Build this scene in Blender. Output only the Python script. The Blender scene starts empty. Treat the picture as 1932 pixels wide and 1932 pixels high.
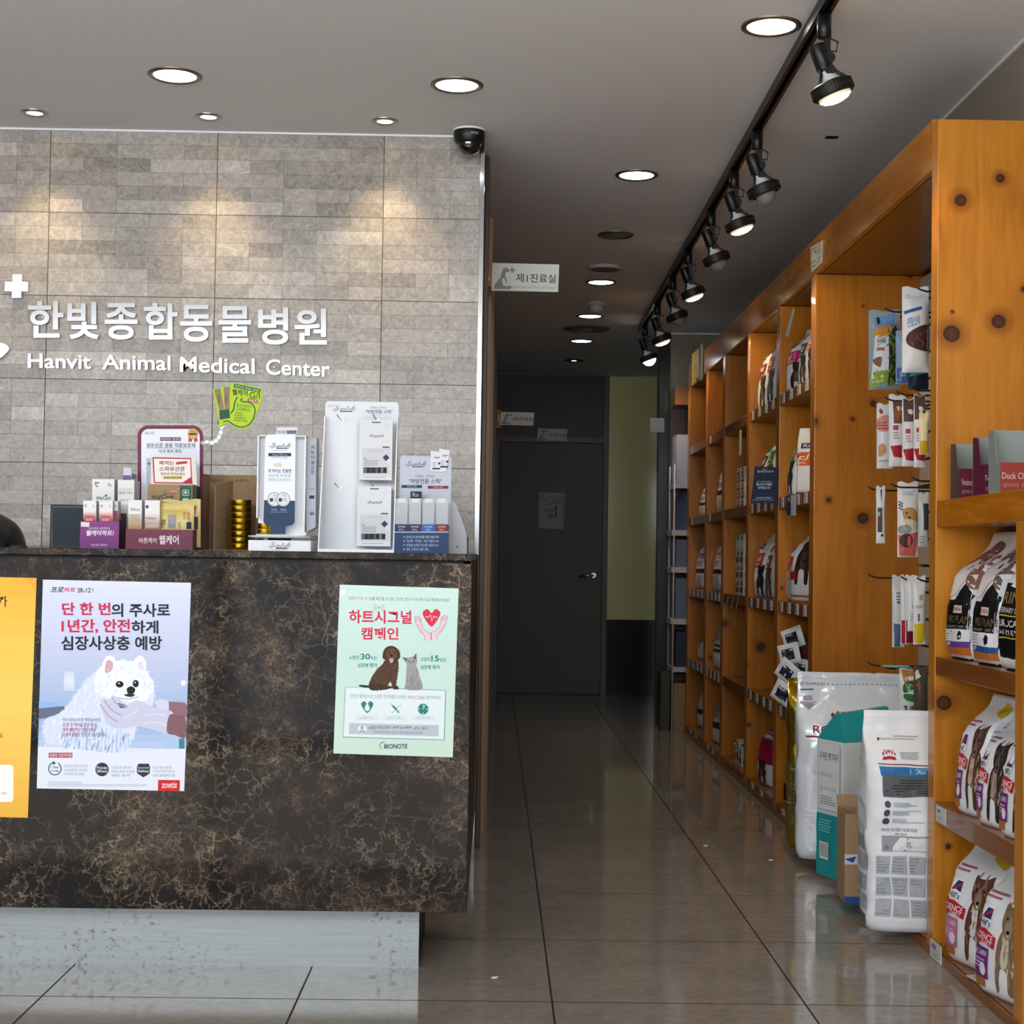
import bpy, bmesh, math, random
from mathutils import Vector, Matrix, noise
from mathutils.geometry import tessellate_polygon
random.seed(7)
S = bpy.context.scene
COL = S.collection
PI = math.pi

# ---------------------------------------------------------------- camera, world, daylight, exposure
LENS_PX, YAW, PITCH, ROLL, EYE = 2911.24, .011671, .028386, .014652, 1.03665
PCX, PCY = 969.08, 977.575
_cy, _sy = math.cos(YAW), math.sin(YAW)
FW = Vector((_sy*math.cos(PITCH), _cy*math.cos(PITCH), math.sin(PITCH)))
_ri = Vector((_cy, -_sy, 0)); _up = _ri.cross(FW)
RI = math.cos(ROLL)*_ri + math.sin(ROLL)*_up
UP = -math.sin(ROLL)*_ri + math.cos(ROLL)*_up
cam = bpy.data.cameras.new('camera'); co = bpy.data.objects.new('camera', cam); COL.objects.link(co)
cam.sensor_fit = 'HORIZONTAL'; cam.sensor_width = 36.0; cam.lens = 36.0*LENS_PX/1932
cam.shift_x = -(PCX-966)/1932; cam.shift_y = (PCY-966)/1932; cam.clip_start = .05
m3 = Matrix((RI, UP, -FW)).transposed()
co.matrix_world = Matrix.Translation((0, 0, EYE)) @ m3.to_4x4()
S.camera = co
w = bpy.data.worlds.new('sky'); S.world = w; w.use_nodes = True
w.node_tree.nodes['Background'].inputs[0].default_value = (.62, .70, .80, 1)
w.node_tree.nodes['Background'].inputs[1].default_value = .25
S.view_settings.view_transform = 'Standard'; S.view_settings.look = 'None'
S.view_settings.exposure = 0.08; S.view_settings.gamma = 1.0; S.view_settings.use_curve_mapping = False
S.cycles.use_denoising = True; S.cycles.max_bounces = 8; S.cycles.sample_clamp_indirect = 6
def area(name, loc, rot, sx, sy, power, color):
    l = bpy.data.lights.new(name, 'AREA'); l.shape = 'RECTANGLE'; l.size = sx; l.size_y = sy
    l.energy = power; l.color = color
    o = bpy.data.objects.new(name, l); o.location = loc; o.rotation_euler = rot; COL.objects.link(o); return o
# daylight entering through the glazed shop front behind the camera
for x in (-3.78, -2.27, -.76, .73):
    area('shop_front_sky', (x, -.9, 2.04), (PI/2, 0, 0), 1.40, .92, 44, (.93, .97, 1.0))
    area('shop_front_street', (x, -.9, .80), (PI/2, 0, 0), 1.40, 1.5, 6, (.96, .98, 1.0))
sun = bpy.data.lights.new('sun', 'SUN'); sun.energy = 17; sun.angle = .01; sun.color = (1, .98, .96)
so = bpy.data.objects.new('sun', sun); so.rotation_euler = (math.radians(52), 0, math.radians(-10)); COL.objects.link(so)

# ---------------------------------------------------------------- helpers
def at(px, py, X=None, Y=None, Z=None):
    """point of the place seen at photo pixel (px,py) on a plane of the place"""
    d = FW + RI*((px-PCX)/LENS_PX) - UP*((py-PCY)/LENS_PX)
    t = X/d.x if X is not None else Y/d.y if Y is not None else (Z-EYE)/d.z
    return Vector((0, 0, EYE)) + d*t
def lin(c): return c/12.92 if c <= .04045 else ((c+.055)/1.055)**2.4
def hx(h):
    h = h.lstrip('#'); return tuple(lin(int(h[i:i+2], 16)/255) for i in (0, 2, 4))
def mixh(a, b, t):
    A = [int(a[i:i+2], 16) for i in (0, 2, 4)]; B = [int(b[i:i+2], 16) for i in (0, 2, 4)]
    return '%02x%02x%02x' % tuple(int(round(p+(q-p)*t)) for p, q in zip(A, B))
MATS = {}
def mat(name, col, rough=.5, metal=0, coat=0, emit=0, ecol=None, trans=0, ior=1.45, alpha=1, spec=.5):
    if name in MATS: return MATS[name]
    m = bpy.data.materials.new(name); m.use_nodes = True
    b = m.node_tree.nodes['Principled BSDF']
    c = hx(col) if isinstance(col, str) else col
    b.inputs['Base Color'].default_value = (*c, 1); b.inputs['Roughness'].default_value = rough
    b.inputs['Metallic'].default_value = metal; b.inputs['Coat Weight'].default_value = coat
    b.inputs['IOR'].default_value = ior; b.inputs['Specular IOR Level'].default_value = spec
    if trans: b.inputs['Transmission Weight'].default_value = trans
    if alpha < 1: b.inputs['Alpha'].default_value = alpha
    if emit:
        e = hx(ecol) if ecol else c
        b.inputs['Emission Color'].default_value = (*e, 1); b.inputs['Emission Strength'].default_value = emit
    MATS[name] = m; return m
def P(h, rough=.45): return mat('print_%s_%d' % (h, int(rough*100)), h, rough, spec=.25)
class NT:
    """tiny node-tree writer"""
    def __init__(s, name, rough=.5, coat=0, metal=0):
        s.m = mat(name, '808080', rough, metal, coat); s.t = s.m.node_tree; s.n = s.t.nodes
        s.b = s.n['Principled BSDF']
    def node(s, typ, **kw):
        n = s.n.new(typ)
        for k, v in kw.items():
            if k.startswith('i_'): n.inputs[k[2:].replace('_', ' ')].default_value = v
            else: setattr(n, k, v)
        return n
    def link(s, a, b): s.t.links.new(a, b)
    def math(s, op, a, b=None, c=None):
        n = s.n.new('ShaderNodeMath'); n.operation = op
        for i, v in enumerate((a, b, c)):
            if v is None: continue
            if isinstance(v, (int, float)): n.inputs[i].default_value = v
            else: s.link(v, n.inputs[i])
        return n.outputs[0]
    def ramp(s, f, stops):
        n = s.n.new('ShaderNodeValToRGB'); e = n.color_ramp.elements
        while len(e) < len(stops): e.new(.5)
        for k, (p, c) in zip(e, stops):
            k.position = p; k.color = (*(hx(c) if isinstance(c, str) else c), 1)
        s.link(f, n.inputs[0]); return n.outputs[0]
    def mix(s, f, a, b, op='MIX'):
        n = s.n.new('ShaderNodeMix'); n.data_type = 'RGBA'; n.blend_type = op
        if isinstance(f, (int, float)): n.inputs[0].default_value = f
        else: s.link(f, n.inputs[0])
        for k, v in ((6, a), (7, b)):
            if isinstance(v, tuple): n.inputs[k].default_value = (*v, 1)
            else: s.link(v, n.inputs[k])
        return n.outputs[2]
    def coord(s): return s.node('ShaderNodeTexCoord').outputs['Object']
    def mapped(s, scale=(1, 1, 1), loc=(0, 0, 0), src=None):
        n = s.n.new('ShaderNodeMapping'); s.link(src or s.coord(), n.inputs[0])
        n.inputs['Scale'].default_value = scale; n.inputs['Location'].default_value = loc; return n.outputs[0]
    def noise(s, vec, scale, detail=4, rough=.55, dist=0):
        n = s.node('ShaderNodeTexNoise'); s.link(vec, n.inputs['Vector'])
        n.inputs['Scale'].default_value = scale; n.inputs['Detail'].default_value = detail
        n.inputs['Roughness'].default_value = rough; n.inputs['Distortion'].default_value = dist
        return n.outputs['Fac'], n.outputs['Color']
    def voronoi(s, vec, scale, feature='F1'):
        n = s.node('ShaderNodeTexVoronoi'); n.feature = feature; s.link(vec, n.inputs['Vector'])
        n.inputs['Scale'].default_value = scale; return n
    def bump(s, h, strength=.2, dist=.002):
        n = s.node('ShaderNodeBump'); n.inputs['Strength'].default_value = strength; n.inputs['Distance'].default_value = dist
        s.link(h, n.inputs['Height']); s.link(n.outputs[0], s.b.inputs['Normal'])
    def base(s, c): s.link(c, s.b.inputs['Base Color']); return s.m

class MB:
    """collects shapes and links them as ONE mesh object"""
    def __init__(s): s.v = []; s.f = []; s.fm = []; s.sm = []; s.mats = []; s.col = {}
    def mi(s, m):
        if m not in s.mats: s.mats.append(m)
        return s.mats.index(m)
    def add(s, vs, fs, m, smooth=False):
        o = len(s.v); k = s.mi(m); s.v += [Vector(p) for p in vs]
        for f in fs: s.f.append([i+o for i in f]); s.fm.append(k); s.sm.append(smooth)
        return s
    def box(s, x0, x1, y0, y1, z0, z1, m):
        vs = [(x, y, z) for x in (x0, x1) for y in (y0, y1) for z in (z0, z1)]
        return s.add(vs, [(0, 1, 3, 2), (4, 6, 7, 5), (0, 4, 5, 1), (2, 3, 7, 6), (0, 2, 6, 4), (1, 5, 7, 3)], m)
    def lathe(s, prof, p0, axis, m, n=24, smooth=True, caps=True):
        p0 = Vector(p0); a = Vector(axis).normalized()
        e1 = a.cross(Vector((0, 1, 0)) if abs(a.y) < .9 else Vector((1, 0, 0))).normalized(); e2 = a.cross(e1)
        vs = []; fs = []
        for r, t in prof:
            for k in range(n):
                q = 2*PI*k/n; vs.append(p0+a*t+e1*(r*math.cos(q))+e2*(r*math.sin(q)))
        for i in range(len(prof)-1):
            for k in range(n):
                fs.append((i*n+k, i*n+(k+1) % n, (i+1)*n+(k+1) % n, (i+1)*n+k))
        s.add(vs, fs, m, smooth)
        if caps:
            for i, rev in ((0, 0), (len(prof)-1, 1)):
                if prof[i][0] > 1e-4:
                    s.add(vs[i*n:(i+1)*n], [tuple(range(n))[::-1] if not rev else tuple(range(n))], m)
        return s
    def tube(s, pts, r, m, n=8):
        pts = [Vector(p) for p in pts]; vs = []; fs = []
        for i, p in enumerate(pts):
            t = (pts[min(i+1, len(pts)-1)]-pts[max(i-1, 0)]).normalized()
            e1 = t.cross(Vector((0, 0, 1)) if abs(t.z) < .9 else Vector((1, 0, 0))).normalized(); e2 = t.cross(e1)
            rr = r[i] if isinstance(r, (list, tuple)) else r
            vs += [p+e1*(rr*math.cos(2*PI*k/n))+e2*(rr*math.sin(2*PI*k/n)) for k in range(n)]
        for i in range(len(pts)-1):
            for k in range(n): fs.append((i*n+k, i*n+(k+1) % n, (i+1)*n+(k+1) % n, (i+1)*n+k))
        fs += [tuple(range(n))[::-1], tuple(range((len(pts)-1)*n, len(pts)*n))]
        return s.add(vs, fs, m, True)
    def grid(s, fn, nu, nv, m, smooth=True):
        vs = [fn(i/nu, j/nv) for j in range(nv+1) for i in range(nu+1)]
        fs = [(j*(nu+1)+i, j*(nu+1)+i+1, (j+1)*(nu+1)+i+1, (j+1)*(nu+1)+i) for j in range(nv) for i in range(nu)]
        return s.add(vs, fs, m, smooth)
    def prism(s, pts, h, m):
        """solid from a closed 3-D outline pushed along h"""
        pts = [Vector(p) for p in pts]; h = Vector(h); n = len(pts)
        tri = tessellate_polygon([pts])
        s.add(pts+[p+h for p in pts], [tuple(t) for t in tri]+[tuple(i+n for i in t)[::-1] for t in tri] +
              [(i, (i+1) % n, n+(i+1) % n, n+i) for i in range(n)], m)
        return s
    def build(s, name, parent=None, local=False, bevel=0, weld=False, kind=None):
        me = bpy.data.meshes.new(name); org = Vector(parent.matrix_world.translation) if False else Vector((0, 0, 0))
        p = parent
        while p is not None and not local: org += p.location; p = p.parent
        me.from_pydata([v-org for v in s.v], [], s.f)
        for m in s.mats: me.materials.append(m)
        me.polygons.foreach_set('material_index', s.fm); me.polygons.foreach_set('use_smooth', s.sm)
        if s.col:
            ca = me.color_attributes.new('tone', 'FLOAT_COLOR', 'CORNER')
            for fi, p in enumerate(me.polygons):
                t = s.col.get(fi, .5)
                for li in p.loop_indices: ca.data[li].color = (t, t, t, 1)
        me.update(); me.validate()
        o = bpy.data.objects.new(name, me); COL.objects.link(o); o.parent = parent
        if bevel:
            b = o.modifiers.new('edge', 'BEVEL'); b.width = bevel; b.segments = 2; b.limit_method = 'ANGLE'; b.angle_limit = .7
        if kind: o['kind'] = kind
        return o
USED = {}
def tag(o, label, cat, group=None):
    o['label'] = label; o['category'] = cat
    if group: o['group'] = group
    return o
def thing(name, label, cat, loc=(0, 0, 0), rz=0, group=None, rot=None):
    o = bpy.data.objects.new(name, None); COL.objects.link(o); o.empty_display_size = .02
    o.location = loc; o.rotation_euler = rot or (0, 0, rz); return tag(o, label, cat, group)

_TX = {}
def text_mesh(body, bold=0.0, extrude=0.0):
    k = (body, bold, extrude)
    if k not in _TX:
        cu = bpy.data.curves.new('lettering', 'FONT'); cu.body = body; cu.resolution_u = 3 if not extrude else 5
        cu.offset = bold; cu.extrude = extrude
        ob = bpy.data.objects.new('lettering', cu); COL.objects.link(ob)
        dg = bpy.context.evaluated_depsgraph_get(); ev = ob.evaluated_get(dg); me = ev.to_mesh()
        vs = [v.co.copy() for v in me.vertices]; fs = [tuple(p.vertices) for p in me.polygons]
        ev.to_mesh_clear(); bpy.data.objects.remove(ob); bpy.data.curves.remove(cu)
        _TX[k] = (vs, fs)
    return _TX[k]
def bbox2(vs):
    return min(v.x for v in vs), min(v.y for v in vs), max(v.x for v in vs), max(v.y for v in vs)
def spline(pts, n=8, closed=True):
    out = []; L = len(pts); P_ = [Vector((*p[:2], 0)) for p in pts]
    for i in range(L if closed else L-1):
        g = (lambda k: P_[k % L]) if closed else (lambda k: P_[max(0, min(L-1, k))])
        a, b, c, d = g(i-1), g(i), g(i+1), g(i+2)
        for k in range(n):
            t = k/n
            q = .5*((2*b)+(c-a)*t+(2*a-5*b+4*c-d)*t*t+(3*b-a-3*c+d)*t**3); out.append((q.x, q.y))
    if not closed: out.append(tuple(pts[-1][:2]))
    return out
class Canvas:
    """flat artwork printed on a surface: warp(x, y, lift) gives the point of the place"""
    def __init__(s, mb, warp, step=.00002, k=4, sub=None, span=(-1, 1, 0, 1)):
        s.mb = mb; s.w = warp; s.k = k; s.step = step; s.sub = sub; s.span = span
    def put(s, v2, fs, m, cut=True):
        s.k += 1
        if isinstance(m, str): m = P(m)
        if s.sub and cut: v2, fs = s.split(v2, fs)
        s.mb.add([s.w(x, y, s.k*s.step) for x, y in v2], fs, m); return s
    def split(s, v2, fs):
        bm = bmesh.new(); vv = [bm.verts.new((x, y, 0)) for x, y in v2]
        for f in fs:
            try: bm.faces.new([vv[i] for i in f])
            except ValueError: pass
        for ax, lo, hi in ((0, *s.span[:2]), (1, *s.span[2:])):
            for k in range(1, s.sub):
                q = lo+(hi-lo)*k/s.sub; n = (1, 0, 0) if ax == 0 else (0, 1, 0); c = (q, 0, 0) if ax == 0 else (0, q, 0)
                bmesh.ops.bisect_plane(bm, geom=bm.verts[:]+bm.edges[:]+bm.faces[:], plane_co=c, plane_no=n, dist=1e-6)
        bm.verts.index_update(); v2 = [(v.co.x, v.co.y) for v in bm.verts]; fs = [tuple(v.index for v in f.verts) for f in bm.faces]
        bm.free(); return v2, fs
    def rect(s, x0, y0, x1, y1, m, nx=None, ny=None):
        nx = nx or 1; ny = ny or 1
        vs = [(x0+(x1-x0)*i/nx, y0+(y1-y0)*j/ny) for j in range(ny+1) for i in range(nx+1)]
        fs = [(j*(nx+1)+i, j*(nx+1)+i+1, (j+1)*(nx+1)+i+1, (j+1)*(nx+1)+i) for j in range(ny) for i in range(nx)]
        return s.put(vs, fs, m)
    def poly(s, pts, m, smooth=False, n=8):
        if smooth: pts = spline(pts, n)
        tri = tessellate_polygon([[Vector((x, y, 0)) for x, y in pts]])
        return s.put(pts, [tuple(t) for t in tri], m)
    def rrect(s, x0, y0, x1, y1, r, m):
        sx = 1 if x1 > x0 else -1; sy = 1 if y1 > y0 else -1; pts = []
        for cx, cy, a0 in ((x1-sx*r, y0+sy*r, -90), (x1-sx*r, y1-sy*r, 0), (x0+sx*r, y1-sy*r, 90), (x0+sx*r, y0+sy*r, 180)):
            for k in range(5):
                a = math.radians(a0+22.5*k); pts.append((cx+sx*r*math.cos(a), cy+sy*r*math.sin(a)))
        return s.poly(pts, m)
    def ell(s, cx, cy, rx, ry, m, n=24):
        return s.put([(cx+rx*math.cos(2*PI*k/n), cy+ry*math.sin(2*PI*k/n)) for k in range(n)], [tuple(range(n))], m)
    def ring(s, cx, cy, r0, r1, m, a0=0, a1=360, n=28):
        vs = []
        for k in range(n+1):
            a = math.radians(a0+(a1-a0)*k/n); vs += [(cx+r0*math.cos(a), cy+r0*math.sin(a)), (cx+r1*math.cos(a), cy+r1*math.sin(a))]
        return s.put(vs, [(2*k, 2*k+2, 2*k+3, 2*k+1) for k in range(n)], m)
    def stroke(s, pts, wd, m, smooth=True, n=6, taper=False):
        if smooth and len(pts) > 2: pts = spline(pts, n, False)
        vs = []; L = len(pts)
        for i, (x, y) in enumerate(pts):
            a = pts[max(0, i-1)]; b = pts[min(L-1, i+1)]; d = math.hypot(b[0]-a[0], b[1]-a[1]) or 1
            nx, ny = -(b[1]-a[1])/d, (b[0]-a[0])/d; h = wd/2*(1 if not taper else math.sin(PI*(.08+.84*i/(L-1))))
            vs += [(x+nx*h, y+ny*h), (x-nx*h, y-ny*h)]
        return s.put(vs, [(2*i, 2*i+2, 2*i+3, 2*i+1) for i in range(L-1)], m)
    def text(s, body, x0, y0, x1, y1, m, bold=0.0, slant=0, skew=0):
        """lettering fitted to the box; y0 is the top edge of the letters"""
        vs, fs = text_mesh(body, bold); a, b, c, d = bbox2(vs)
        v2 = []
        for v in vs:
            u = (v.x-a)/(c-a or 1); t = (v.y-b)/(d-b or 1)
            v2.append((x0+(x1-x0)*u+slant*t, y1+(y0-y1)*t+skew*u))
        return s.put(v2, fs, m)
    def grad(s, TL, TR, BR, BL, stops, n=14):
        for k in range(n):
            a, b = k/n, (k+1)/n; t = (k+.5)/n*(len(stops)-1); i = min(int(t), len(stops)-2)
            L = lambda p, q, f: (p[0]+(q[0]-p[0])*f, p[1]+(q[1]-p[1])*f)
            s.put([L(TL, BL, a), L(TR, BR, a), L(TR, BR, b), L(TL, BL, b)], [(0, 1, 2, 3)], mixh(stops[i], stops[i+1], t-i)); s.k -= 1
        s.k += 1; return s
    def lines(s, x0, y0, x1, y1, n, m, seed=1, fill=.45, ragged=.25):
        r = random.Random(seed); h = (y1-y0)/n
        for k in range(n): s.rect(x0, y0+h*k+h*(1-fill)/2, x1-(x1-x0)*ragged*r.random(), y0+h*k+h*(1+fill)/2, m, ny=1); s.k -= 1
        s.k += 1; return s
    def furry(s, pts, m, amp, seed=3, n=12):
        r = random.Random(seed); q = spline(pts, n); L = len(q)
        cx = sum(p[0] for p in q)/L; cy = sum(p[1] for p in q)/L; out = []
        for i, (x, y) in enumerate(q):
            d = math.hypot(x-cx, y-cy) or 1; k = amp*(r.random() if i % 2 else -.3*r.random())
            out.append((x+(x-cx)/d*k, y+(y-cy)/d*k))
        return s.poly(out, m)
    def tufts(s, pts, m, n, ln, wd, ang=(80, 110), seed=5):
        """short hair strokes scattered inside an outline"""
        r = random.Random(seed); xs = [p[0] for p in pts]; ys = [p[1] for p in pts]
        def inside(x, y):
            c = False
            for i in range(len(pts)):
                (a, b), (e, f) = pts[i], pts[i-1]
                if (b > y) != (f > y) and x < (e-a)*(y-b)/(f-b)+a: c = not c
            return c
        k = 0; tries = 0
        while k < n and tries < n*12:
            tries += 1; x = r.uniform(min(xs), max(xs)); y = r.uniform(min(ys), max(ys))
            if not inside(x, y): continue
            a = math.radians(r.uniform(*ang)); l = ln*r.uniform(.5, 1.2)
            s.stroke([(x, y), (x+l*.5*math.cos(a)+wd*.4, y+l*.5*math.sin(a)), (x+l*math.cos(a), y+l*math.sin(a))], wd, m, True, 3, True); s.k -= 1; k += 1
        s.k += 1; return s
def pxcanvas(mb, Y, sc=1, ox=0, oy=0, **kw):
    """artwork measured on the photograph, printed on the upright plane at depth Y"""
    return Canvas(mb, lambda x, y, l: at(ox+x/sc, oy+y/sc, Y=Y-l), **kw)

# ---------------------------------------------------------------- materials
CEIL, YW, YE, XR = 2.53, 5.38, 12.25, 1.47
XW = 1.60
PAINT = NT('ceiling_paint', .85); f, c = PAINT.noise(PAINT.mapped((1, 1, 1)), 60, 3); PAINT.bump(f, .08, .002); PAINT = PAINT.base(PAINT.ramp(f, [(0, 'e0e1e4'), (1, 'e8e9ec')]))
WHITE = mat('white_lacquer', 'eceef2', .35); GREYP = mat('grey_plastic', '9a9c9f', .45)
BLACK = mat('black_plastic', '0c0c0e', .38); DARK = mat('dark_plastic', '1a1b1d', .5)
CHROME = mat('mirror_steel', 'dfe4e8', .06, 1); STEEL = mat('satin_steel', 'b9bcbc', .3, 1)
GOLD = mat('gold_tin', 'c9a02c', .25, 1); PAPER = mat('white_paper', 'e9ebef', .6)
KRAFT = NT('kraft_board', .8); f, c = KRAFT.noise(KRAFT.mapped(), 90, 3); KRAFT = KRAFT.base(KRAFT.ramp(f, [(.2, '8f7456'), (.8, 'a58a69')]))
BROWN = NT('dark_walnut', .38); f, c = BROWN.noise(BROWN.mapped((30, 30, 1.5)), 2.5, 4); BROWN = BROWN.base(BROWN.ramp(f, [(.25, '3a2820'), (.8, '583c2c')]))
TANW = NT('tan_casing', .4); f, c = TANW.noise(TANW.mapped((40, 40, 2)), 2, 4); TANW = TANW.base(TANW.ramp(f, [(.2, '8a6848'), (.8, 'a8825e')]))

m = NT('stone_tile', .28)
vc = m.node('ShaderNodeVertexColor', layer_name='tone').outputs['Color']
f1, _ = m.noise(m.mapped(), 38, 7, .68, 1.2); f2, _ = m.noise(m.mapped(), 150, 4, .65, .5)
f3, _ = m.noise(m.mapped((1, 1, 1), (3, 7, 1)), 9, 3)
t = m.math('ADD', m.math('MULTIPLY', f1, .62), m.math('MULTIPLY', f2, .30))
t = m.math('ADD', t, m.math('MULTIPLY', m.math('SUBTRACT', vc, .5), .22))
t = m.math('ADD', t, m.math('MULTIPLY', m.math('SUBTRACT', f3, .5), .12))
STONE = m.base(m.ramp(t, [(.22, '706a65'), (.40, '99938d'), (.52, 'aca6a0'), (.70, 'd0cbc5')]))
m.bump(f2, .12, .001)

m = NT('dark_emperador_marble', .07); cc = m.coord()
fd, cd = m.noise(m.mapped((1, 1, 1)), 9, 6, .65)
wv = m.mix(.16, cc, cd, 'ADD')
def vein(sc, lo, hi):
    v = m.voronoi(wv, sc, 'DISTANCE_TO_EDGE'); return m.ramp(v.outputs['Distance'], [(lo, (1, 1, 1)), (hi, (0, 0, 0))])
n1, _ = m.noise(m.mapped((1, 1, 1), (5, 2, 9)), 5, 4, .6); n2, _ = m.noise(m.mapped((1, 1, 1), (1, 8, 2)), 4, 5, .65); n3, _ = m.noise(m.mapped((1, 1, 1), (3, 3, 7)), 28, 4, .7)
k1 = m.math('MULTIPLY', vein(22, .0, .05), m.ramp(n1, [(.42, (0, 0, 0)), (.66, (1, 1, 1))]))
k2 = m.math('MULTIPLY', vein(55, .0, .10), m.ramp(n2, [(.48, (0, 0, 0)), (.68, (1, 1, 1))]))
k3 = m.math('MULTIPLY', vein(7, .0, .008), m.ramp(n3, [(.4, (0, 0, 0)), (.6, (.7, .7, .7))]))
kk = m.math('MINIMUM', m.math('ADD', m.math('ADD', k1, m.math('MULTIPLY', k2, .55)), k3), 1.0)
kk = m.math('MULTIPLY', kk, m.ramp(n3, [(.3, (.35, .35, .35)), (.65, (1, 1, 1))]))
bs = m.ramp(m.math('ADD', m.math('MULTIPLY', n2, .7), m.math('MULTIPLY', n3, .3)), [(.34, '080707'), (.48, '15100f'), (.60, '33261f'), (.72, '574434')])
MARBLE = m.base(m.mix(m.math('MULTIPLY', kk, .85), bs, hx('a08e74')))

m = NT('porcelain_floor', .09); cc = m.coord(); sx = m.node('ShaderNodeSeparateXYZ'); m.link(cc, sx.inputs[0])
def joint(o, off):
    q = m.math('PINGPONG', m.math('SUBTRACT', o, off), .3); return m.math('LESS_THAN', q, .0024)
g = m.math('MAXIMUM', joint(sx.outputs[0], .1503), joint(sx.outputs[1], 3.6717))
f1, _ = m.noise(m.mapped(), 34, 5, .65); f2, _ = m.noise(m.mapped(), 5, 3)
tl = m.ramp(m.math('ADD', m.math('MULTIPLY', f1, .6), m.math('MULTIPLY', f2, .4)), [(.3, '7b736a'), (.7, '999087')])
FLOOR = m.base(m.mix(g, tl, hx('1c1916')))
m.link(m.math('ADD', m.math('MULTIPLY', g, .6), .07), m.b.inputs['Roughness'])

def wood(name, axis, cols, knots=(), rough=.3, scale=1.0):
    """varnished pine; knots = [(x, y, z, radius)] real knots of that board"""
    m = NT(name, rough, coat=.25); st = {'x': (1.2, 14, 14), 'y': (14, 1.2, 14), 'z': (14, 14, 1.2)}[axis]
    st = tuple(v*scale for v in st)
    f0, c0 = m.noise(m.mapped((2.2, 2.2, 2.2)), 1.6, 3)
    v = m.mix(.35, m.mapped(st), c0, 'ADD')
    f1, _ = m.noise(v, 1.4, 5, .6, 1.2); f2, _ = m.noise(m.mapped(tuple(q*5 for q in st)), 1.2, 3)
    t = m.math('ADD', m.math('ADD', m.math('MULTIPLY', f1, .5), m.math('MULTIPLY', f2, .2)), m.math('MULTIPLY', f0, .3))
    c = m.ramp(t, [(.28, cols[0]), (.5, cols[1]), (.74, cols[2])])
    cc = m.coord()
    wob = m.mix(.012, cc, c0, 'ADD')
    for (x, y, z, r) in knots:
        n = m.node('ShaderNodeVectorMath', operation='DISTANCE'); n.inputs[1].default_value = (x+.006, y+.006, z+.006)
        m.link(wob, n.inputs[0]); d = m.math('DIVIDE', n.outputs['Value'], r)
        h = m.ramp(d, [(.55, (1, 1, 1)), (.95, (.55, .55, .55)), (1.0, (.25, .25, .25))])
        c = m.mix(m.math('MULTIPLY', m.ramp(m.math('MULTIPLY', d, .4), [(.36, (1, 1, 1)), (1.0, (0, 0, 0))]), .8), c, hx('7a3f0e'))
        c = m.mix(m.ramp(d, [(.86, (1, 1, 1)), (1.06, (0, 0, 0))]), c, m.ramp(d, [(.0, '54300f'), (.6, '4a260c'), (.9, '2a1406')]))
    return m.base(c)
PINE_C = ('8c4c0c', 'ae6914', 'c27c22')
PINE_C2 = ('965812', 'b9761e', 'cc8a30')

m = NT('brushed_kick_steel', .5, metal=1)
f1, _ = m.noise(m.mapped((1.2, 1, 60)), 3, 4); f2, _ = m.noise(m.mapped(), 55, 5, .7); f3, _ = m.noise(m.mapped((1, 1, 1), (4, 4, 4)), 4, 3)
sp = m.math('MULTIPLY', m.ramp(f2, [(.54, (0, 0, 0)), (.68, (1, 1, 1))]), m.ramp(f3, [(.42, (0, 0, 0)), (.62, (1, 1, 1))]))
KICK = m.base(m.mix(m.math('MULTIPLY', sp, .9), m.ramp(f1, [(.2, 'a6adb0'), (.8, 'b8bfc2')]), hx('77756f')))
m.link(m.math('ADD', m.math('MULTIPLY', sp, .2), .46), m.b.inputs['Roughness'])

# ---------------------------------------------------------------- the room
def struct(name, mb, **kw): return mb.build(name, kind='structure', **kw)
struct('floor', MB().box(-4.6, 3.2, -.8, YE+.1, -.1, 0, FLOOR))
struct('ceiling', MB().box(-4.6, 3.2, -.8, YE+.1, CEIL, CEIL+.1, PAINT))
PLAIN = mat('wall_paint', '8b8173', .8)
struct('wall_left', MB().box(-4.6, -4.5, -.8, YW, 0, CEIL, PLAIN))
struct('wall_right', MB().box(XW, XW+.1, -.8, 9.9, 0, CEIL, PLAIN).box(XR, XW-.0005, -.8, 9.9, 2.30, CEIL, PLAIN))
# stone-clad partition behind the counter: rows of bricks in 0.583 m tiles
mb = MB(); BACK = mat('tile_joint', '5d564f', .9)
X1 = -.0735; PIT = .583; RH = .04867; r = random.Random(11)
mb.box(-4.5, -.0735, YW+.0012, YW+.12, 0, CEIL, BACK)
for tx in range(8):
    xr = -.41+PIT-(tx)*PIT
    for row in range(52):
        z1 = 2.527-row*RH; z0 = max(z1-RH, 0.0)
        if z1 < .03: break
        cut = [0]; 
        while cut[-1] < 5: cut.append(min(5, cut[-1]+r.choice((1, 1, 2, 2, 3))))
        for a, b in zip(cut, cut[1:]):
            xa = xr-PIT+PIT*a/5; xb = xr-PIT+PIT*b/5
            if xa >= X1-.005 or xb < -4.5: continue
            xb = min(xb, X1)
            e0 = .0016 if a == 0 else .0005; e1 = .0016 if b == 5 else .0005
            zt = .0012 if row % 6 == 0 else .0004; zb = .0012 if row % 6 == 5 else .0004
            y = YW-.0006*r.random()
            mb.add([(xa+e0, y, z0+zb), (xb-e1, y, z0+zb), (xb-e1, y, z1-zt), (xa+e0, y, z1-zt)], [(0, 1, 2, 3)], STONE)
            mb.col[len(mb.f)-1] = min(1, max(0, r.gauss(.5, .26)))
struct('wall_center', mb)
TRIMM = mat('bright_steel_trim', 'e0e4e6', .1, 1)
struct('trim_1', MB().box(-.0735, -.0565, YW-.006, YW+.13, 0, CEIL-.002, TRIMM), bevel=.001)
struct('trim_2', MB().box(-4.5, -.075, YW-.008, YW-.0008, CEIL-.008, CEIL-.001, WHITE))
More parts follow.
